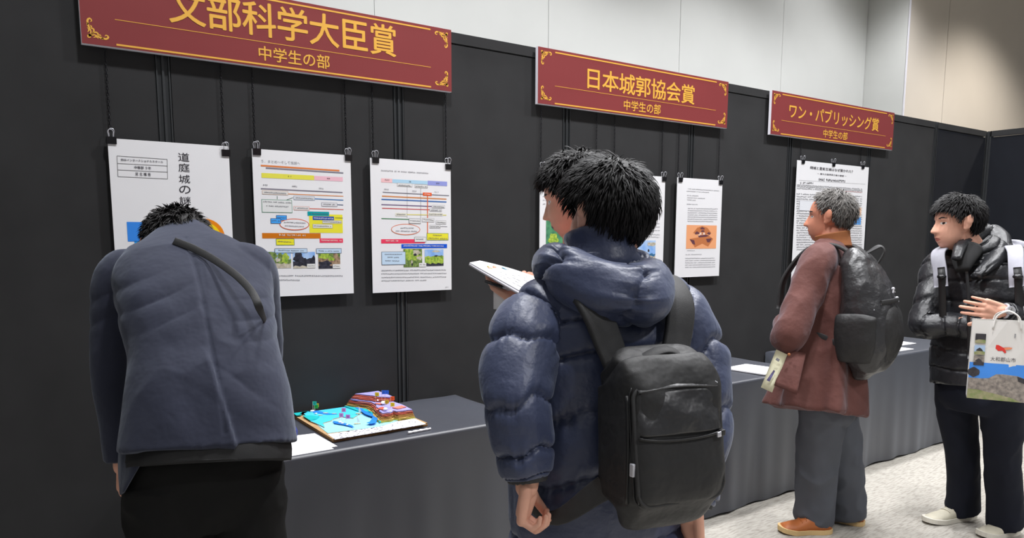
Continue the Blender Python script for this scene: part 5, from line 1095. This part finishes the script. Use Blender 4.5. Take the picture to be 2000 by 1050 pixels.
V, Fc = strap_geo([dk(.02, .235, -.06), dk(.03, .255, -.02), dk(.05, .285, .025), dk(.055, .262, .045), dk(.04, .215, .03), dk(.03, .19, .015)], [Z3, Z3-rt*.2, Z3+bk_, bk_, bk_-Z3*.4, bk_-Z3*.4], .026, .006, 30); mesh('carry_handle', V, Fc, M_WEB, dp, True)
for s_ in (-1, 1):
    V, Fc = strap_geo([dk(.05*s_, .19, -.10), sh+rt*.090*s_-fw*.150+Z3*.01, sh+rt*.110*s_-fw*.05+Z3*.082, sh+rt*.115*s_+fw*.07+Z3*.060, sh+rt*.135*s_+fw*.165-Z3*.08, sh+rt*.14*s_+fw*.18-Z3*.22], [Z3+bk_, bk_+Z3*.7, Z3, Z3+fw*.6, fw, fw], [.05, .055, .058, .055, .05, .045], .014, 40); mesh('shoulder_strap', V, Fc, M_WEB, dp, True)
    V, Fc = strap_geo([sh+rt*.14*s_+fw*.16-Z3*.22, sh+rt*.215*s_+fw*.08-Z3*.30, sh+rt*.205*s_-fw*.05-Z3*.33, dk(.14*s_, -.17, -.03)], [fw, rt*s_, rt*s_, rt*s_+bk_], .024, .005, 24); mesh('lower_strap', V, Fc, M_WEB, dp, True)

# ------------------------------------------------------------------ man in the black down jacket with the paper bag
M_BPUFF = mat('black_down_nylon', (33, 34, 38), .42, .08, 8, bump=.12, bscale=80, bump2=.2, b2scale=26, spec=.55)
M_NAVYT = mat('dark_navy_jeans', (26, 29, 40), .85, .1, 9, bump=.3, bscale=600, spec=.2); M_GREYS = mat('light_grey_webbing', (158, 158, 168), .7, .06, 40, bump=.3, bscale=400)
M_CREAM = mat('cream_knit_shoe', (212, 206, 186), .75, .05, 30, bump=.4, bscale=500); M_CREAMS = mat('white_foam_sole', (222, 218, 206), .6)
fw, rt = facing(176); gd = at_z(1905, 1046, 0); BX = np.array([gd[0], gd[1], 0])
def RP(u, v, d=3.50): return at_d(u, v, d)
rm = root('person', 'person in black down jacket and dark trousers with arms folded at right', 'person', tuple(BX))
sh = RP(1912, 505, 3.50); hc = RP(1866, 432, 3.47); Fm = head_frame(142, 8)
shR, shL = RP(1838, 520, 3.62), RP(1990, 518, 3.38); hip = RP(1908, 745, 3.50)
elR, wrR = RP(1812, 628, 3.50), RP(1908, 640, 3.36); elL, wrL = RP(2022, 640, 3.28), RP(1957, 607, 3.20)
hL = hand_parts(wrL, nrm(RP(1895, 596, 3.19)-wrL), nrm(Z3*-.25+(BX-CAM)*np.array([1, 1, 0])), 1, (12, 16, 10), 1.02, .06, 6); hR = hand_parts(wrR, nrm(RP(1950, 665, 3.33)-wrR), -fw, -1, (20, 25, 20), 1.)
core = limb((hip+Z3*.03, .085), (RP(1910, 640), .10), (sh-Z3*.04, .10), (RP(1892, 480, 3.49), .052))+limb((sh+rt*.09-Z3*.02, .05), (shR, .045), (elR, .034), (wrR, .026))+limb((sh-rt*.09-Z3*.02, .05), (shL, .045), (elL, .034), (wrL, .026))
anR, anL = at_z(1880, 1012, 0)+Z3*.08, at_z(1962, 1040, 0)+Z3*.08
for a, s_ in ((anL, -1), (anR, 1)): core += limb((hip+rt*.09*s_-Z3*.0, .06), ((hip+rt*.1*s_)*.45+a*.55, .045), (a, .034))
build_body(rm, head_parts(hc, Fm, 1.02, RP(1893, 487, 3.49), .058), [hL, hR], core, M_SKIN, hc, Fm, 1.02)
hair_geo(hc, Fm, 1.02, 2400, .015, .05, .0014, 35, .06, .2, fringe=.008).obj('hair', M_HAIR, rm, True)
V, Fc = tube([RP(1902, 752, 3.51), RP(1904, 700, 3.51), RP(1908, 630, 3.50), RP(1911, 565, 3.50), sh-Z3*.035, sh+Z3*.02, RP(1900, 478, 3.50)], [(.185, .14, .14), (.195, .15, .15), (.195, .15, .15), (.20, .15, .15), (.18, .13, .13), (.125, .10, .10), (.085, .08, .08)], rt, 130, 100, puff(9., .1, .009, .003, 26, 41.), 2.3); mesh('jacket_torso', V, Fc, M_BPUFF, rm, True)
for a, e_, w_, s_ in ((shR, elR, wrR, 1), (shL, elL, wrL, -1)):
    V, Fc = tube([a-rt*.06*s_+Z3*.01, a, a*.55+e_*.45, e_+nrm(e_-w_)*.015-Z3*.004, e_*.55+w_*.45, w_+(e_-w_)*.16, w_+(e_-w_)*.05], [(.068, .07), (.075, .075), (.070, .072), (.062, .064), (.056, .058), (.048, .050), (.038, .04)], Z3*.6+fw*.8, 110, 60, puff(9., .2, .007, .003, 22, 45.+s_), 2.1); mesh('jacket_sleeve', V, Fc, M_BPUFF, rm, True)
V, Fc = tube([RP(1868, 505, 3.36), RP(1878, 478, 3.42), RP(1912, 455, 3.55), RP(1938, 455, 3.56), RP(1958, 482, 3.46), RP(1938, 512, 3.36), RP(1905, 540, 3.32)], [(.014, .022), (.022, .03), (.030, .04), (.034, .046), (.034, .042), (.026, .034), (.012, .02)], Z3, 70, 40, puff(4., .2, .006, .003, 20, 47.), 2.2); mesh('jacket_hood', V, Fc, M_BPUFF, rm, True)
V, Fc = strap_geo([RP(1888, 530, 3.325), RP(1891, 570, 3.315), RP(1892, 620, 3.31), RP(1892, 700, 3.32)], [-F3 for F3 in [ray(1890, 600)]*4], .012, .004, 20); mesh('front_zip', V, Fc, M_ZIP, rm, True)
V, Fc = tube([RP(1880, 528, 3.38), RP(1884, 505, 3.40), RP(1890, 488, 3.43)], [(.03, .02), (.055, .03), (.062, .05)], rt, 12, 30, None); mesh('grey_undershirt', V, Fc, M_SHIRTD, rm, True)
gt = [tube([hip+Z3*.08, hip-Z3*.07, hip-Z3*.14], [(.165, .125), (.17, .125), (.12, .1)], rt, 12, 40)]
for a, s_ in ((anL, -1), (anR, 1)): gt.append(tube([hip+rt*.095*s_-Z3*.0, (hip+rt*.105*s_)*.72+a*.28, (hip+rt*.085*s_)*.45+a*.55, (hip+rt*.085*s_)*.2+a*.8, a-Z3*.035], [(.092, .10), (.084, .095), (.076, .086), (.074, .082), (.080, .088)], rt, 40, 36))
garment('trousers', gt, M_NAVYT, rm, .0085, 4, lambda P: folds(P, .009, (7, 7, 5), 51., 2.))
gz = np.array([1, 1, 0]); tR = at_z(1806, 1022, 0); shoe(anR*gz-nrm(tR-anR*gz)*.075, tR, .046, .095, rm, M_CREAM, M_CREAMS); shoe(anL*gz+np.array([.06, -.03, 0]), anL*gz+fw*.17+rt*.03, .046, .095, rm, M_CREAM, M_CREAMS)
gb = root('backpack', 'light grey shoulder straps of a pack worn over the black down jacket', 'backpack', tuple(sh+bk_*0-fw*.2))
for s_, u in ((1, 1836), (-1, 1985)):
    q = [sh+rt*.115*s_-fw*.14-Z3*.02, sh+rt*.12*s_-fw*.04+Z3*.055, RP(u-2, 490, 3.37+.10*s_), RP(u, 530, 3.31+.11*s_), RP(u+2, 560, 3.30+.11*s_)]
    V, Fc = strap_geo(q, [-fw+Z3, Z3, Z3+fw*.8, fw-ray(1900, 500)*.3, fw-ray(1900, 500)*.3], .060, .012, 30); mesh('shoulder_strap', V, Fc, M_GREYS, gb, True)
    q = [RP(u+2, 522, 3.298+.11*s_), RP(u+4, 550, 3.288+.11*s_), RP(u+6, 640, 3.32+.11*s_)]
    V, Fc = strap_geo(q, [-ray(1900, 500)]*3, .030, .008, 16); mesh('adjuster_strap', V, Fc, M_ZIP, gb, True)
    c = RP(u+3, 540, 3.285+.11*s_); mesh('buckle', *ball(c, (.02, .02, .012), nu=8, nv=10), M_BLACKCLIP, gb, True)
V, Fc = tube([sh-fw*.22-Z3*.42, sh-fw*.25-Z3*.36, sh-fw*.26-Z3*.15, sh-fw*.23+Z3*.02, sh-fw*.2+Z3*.05], [(.08, .05), (.14, .08), (.145, .09), (.12, .07), (.05, .03)], rt, 40, 50, None, 4.); mesh('main_bag', V, Fc, M_GREYS, gb, True)
wt = root('wristwatch', 'steel wristwatch on the folded arm at right', 'watch', tuple(wrL))
ax = nrm(RP(1895, 596, 3.19)-wrL); wc = wrL-ax*.012; ta = -ray(1945, 605); ta = nrm(ta-(ta@ax)*ax+Z3*.25); t = np.linspace(0, 2*np.pi, 30, endpoint=False); bx_ = np.cross(ax, ta)
mesh('bracelet', *sweep([wc+.0305*(math.cos(q)*ta+math.sin(q)*bx_) for q in t], .0055, 8, True), M_STEEL, wt, True)
MB().rod(wc+ta*.028, wc+ta*.042, .0195, .018, 20).obj('watch_case', M_STEEL, wt); MB().rod(wc+ta*.042, wc+ta*.0428, .0145, .0145, 20).obj('watch_dial', mat('silver_dial', (150, 150, 150), .3), wt)
h_ = MB(); c = wc+ta*.0432; h_.rod(c, c+bx_*.009, .0008, n=5); h_.rod(c, c+ax*.006, .0008, n=5); h_.obj('watch_hands', M_BLACKCLIP, wt)

# ------------------------------------------------------------------ printed paper carrier bag
pb = root('paper_bag', 'white paper carrier bag printed with a stone castle wall photograph', 'bag', tuple(at_d(1950, 780, 3.10)))
gTL, gTR, gBR, gBL = at_d(1889, 622, 3.12), at_d(2026, 616, 3.00), at_d(2026, 792, 3.00), at_d(1888, 776, 3.12)
gx = nrm(gTR-gTL)*np.array([1, 1, 0]); gx = nrm(gx); gn = np.array([gx[1], -gx[0], 0]); W_ = float((gTR-gTL)@gx); o_ = gBL*np.array([1, 1, 0])+Z3*gBL[2]; H_ = float(gTL[2]-gBL[2])
if gn@(CAM-gTL) < 0: gn = -gn
def G_(s, t, l=0.): return o_+gx*s*W_+Z3*t*H_+gn*(l+.006*math.sin(s*7+t*3)*t)
def bagquad(s0, t0, s1, t1, l, mt, name, n=6):
    V = [G_(s0+(s1-s0)*i/n, t0+(t1-t0)*j/n, l) for i in range(n+1) for j in range(n+1)]; return mesh(name, V, [(i*(n+1)+j, (i+1)*(n+1)+j, (i+1)*(n+1)+j+1, i*(n+1)+j+1) for i in range(n) for j in range(n)], mt, pb, True)
M_BAG = mat('glossy_white_paper', (228, 226, 222), .4, spec=.4)
dep = .09; V = []
for s, d in ((0, 0), (.25, 0), (.5, 0), (.75, 0), (1, 0), (1, -dep/2), (1, -dep), (.5, -dep), (0, -dep), (0, -dep/2)):
    for t in (0, .33, .66, 1): V.append(G_(s, t, d*(1 if t < .9 else .75))+(gx*.02*(1 if s == 0 else -1)*t if d == -dep/2 else 0))
k = 10; Fc = [(i*4+j, ((i+1) % k)*4+j, ((i+1) % k)*4+j+1, i*4+j+1) for i in range(k) for j in range(3)]+[tuple(i*4 for i in range(k))[::-1]]
o = mesh('bag_body', V, Fc, M_BAG, pb); md = o.modifiers.new('thick', 'SOLIDIFY'); md.thickness = .0012; md.offset = -1
bagquad(0, .0, 1, .465, .0012, mat('print_blue_sky', (72, 146, 236), .4, .06, 6), 'printed_sky')
M_STONE = mat('print_stone', (110, 104, 100), .45, .3, 70, col2=(170, 160, 150)); M_STONED = mat('print_dark_stone', (58, 56, 60), .45, .3, 60); M_GRASS = mat('print_grass', (120, 140, 80), .45, .3, 40, col2=(170, 160, 130))
def bagpoly(pts, l, mt, name):
    mesh(name, [G_(s, t, l) for s, t in pts], [tuple(range(len(pts)))], mt, pb)
bagpoly([(0, 0), (1, 0), (1, .235), (.88, .235), (.80, .30), (.71, .325), (.50, .335), (.40, .33), (.30, .275), (.20, .265), (.0, .265)], .0018, M_STONE, 'printed_castle_wall')
bagpoly([(.70, .32), (.80, .30), (.88, .235), (1, .22), (1, .02), (.93, .05), (.86, .22), (.72, .26)], .0022, M_STONED, 'printed_wall_shadow_side')
bagpoly([(0, 0), (.8, 0), (.62, .05), (.35, .09), (.15, .12), (0, .12)], .0024, M_GRASS, 'printed_grass')
bagpoly([(.02+.09*math.cos(q)+.05, .34+.06*math.sin(q)+.006*math.sin(5*q)) for q in np.linspace(0, 6.28, 17)[:-1]], .0022, M_STONED, 'printed_tree')
for s0 in (.055, .80):
    for k_, (t0, cA, cB) in enumerate(((.71, M_STONED, M_GRASS), (.565, mat('print_pale_sky', (170, 196, 226), .45), M_GRASS), (.43, M_STONE, M_STONED))):
        a, b_ = s0, s0+.155; bagquad(a, t0, b_, t0+.12, .0028, cA, 'printed_photograph', 3); bagpoly([(a, t0), (b_, t0), (b_, t0+.04), (a+.08, t0+.055), (a, t0+.035)], .0032, cB, 'printed_ground')
        bagpoly([(a+.02, t0+.05), (a+.13, t0+.045), (a+.11, t0+.07), (a+.075, t0+.09), (a+.04, t0+.07)], .0034, M_STONED, 'printed_roof')
RED = ink(222, 66, 60); ORG = ink(238, 150, 110)
bagpoly([(.36, .655), (.40, .625), (.46, .63), (.50, .60), (.52, .615), (.50, .64), (.58, .655), (.60, .675), (.55, .68), (.47, .67), (.40, .70), (.365, .70)], .0022, RED, 'goldfish_print')
bagpoly([(.50, .64), (.58, .655), (.60, .675), (.55, .68), (.48, .665)], .0025, ORG, 'goldfish_highlight')
V2, F2 = text_mesh('大和郡山市'); lo, hi = V2.min(0), V2.max(0); q = (V2-lo)/(hi-lo)
mesh('lettering', [G_(.30+.36*a, .495+.055*c, .0026) for a, c in q], F2, ink(90, 84, 88), pb)
for s0, t0 in ((.30, .80), (.40, .765), (.61, .80)):
    b = MB()
    for k_ in range(4): b.add([G_(s0+a*.02, t0+.014*k_+c*.010, .0024) for a, c in ((0, 0), (1, 0), (1, 1), (0, 1))], [(0, 1, 2, 3)])
    tag(b.obj('small_print', M_GREYINK, pb), kind='stuff')
for dl in (.004, -dep*.75-.004):
    a, b_ = G_(.30, .90, dl), G_(.70, .90, dl); top = at_d(1985, 612, 3.12)*.5+(a+b_)/2*.5
    P = crom(np.array([a, a+Z3*.05+gx*.01, G_(.46, 1.12, dl*.4), G_(.54, 1.12, dl*.4), b_+Z3*.05-gx*.01, b_]), 24)
    mesh('cord_handle', *sweep(P, .0032, 7), M_BAG, pb, True)
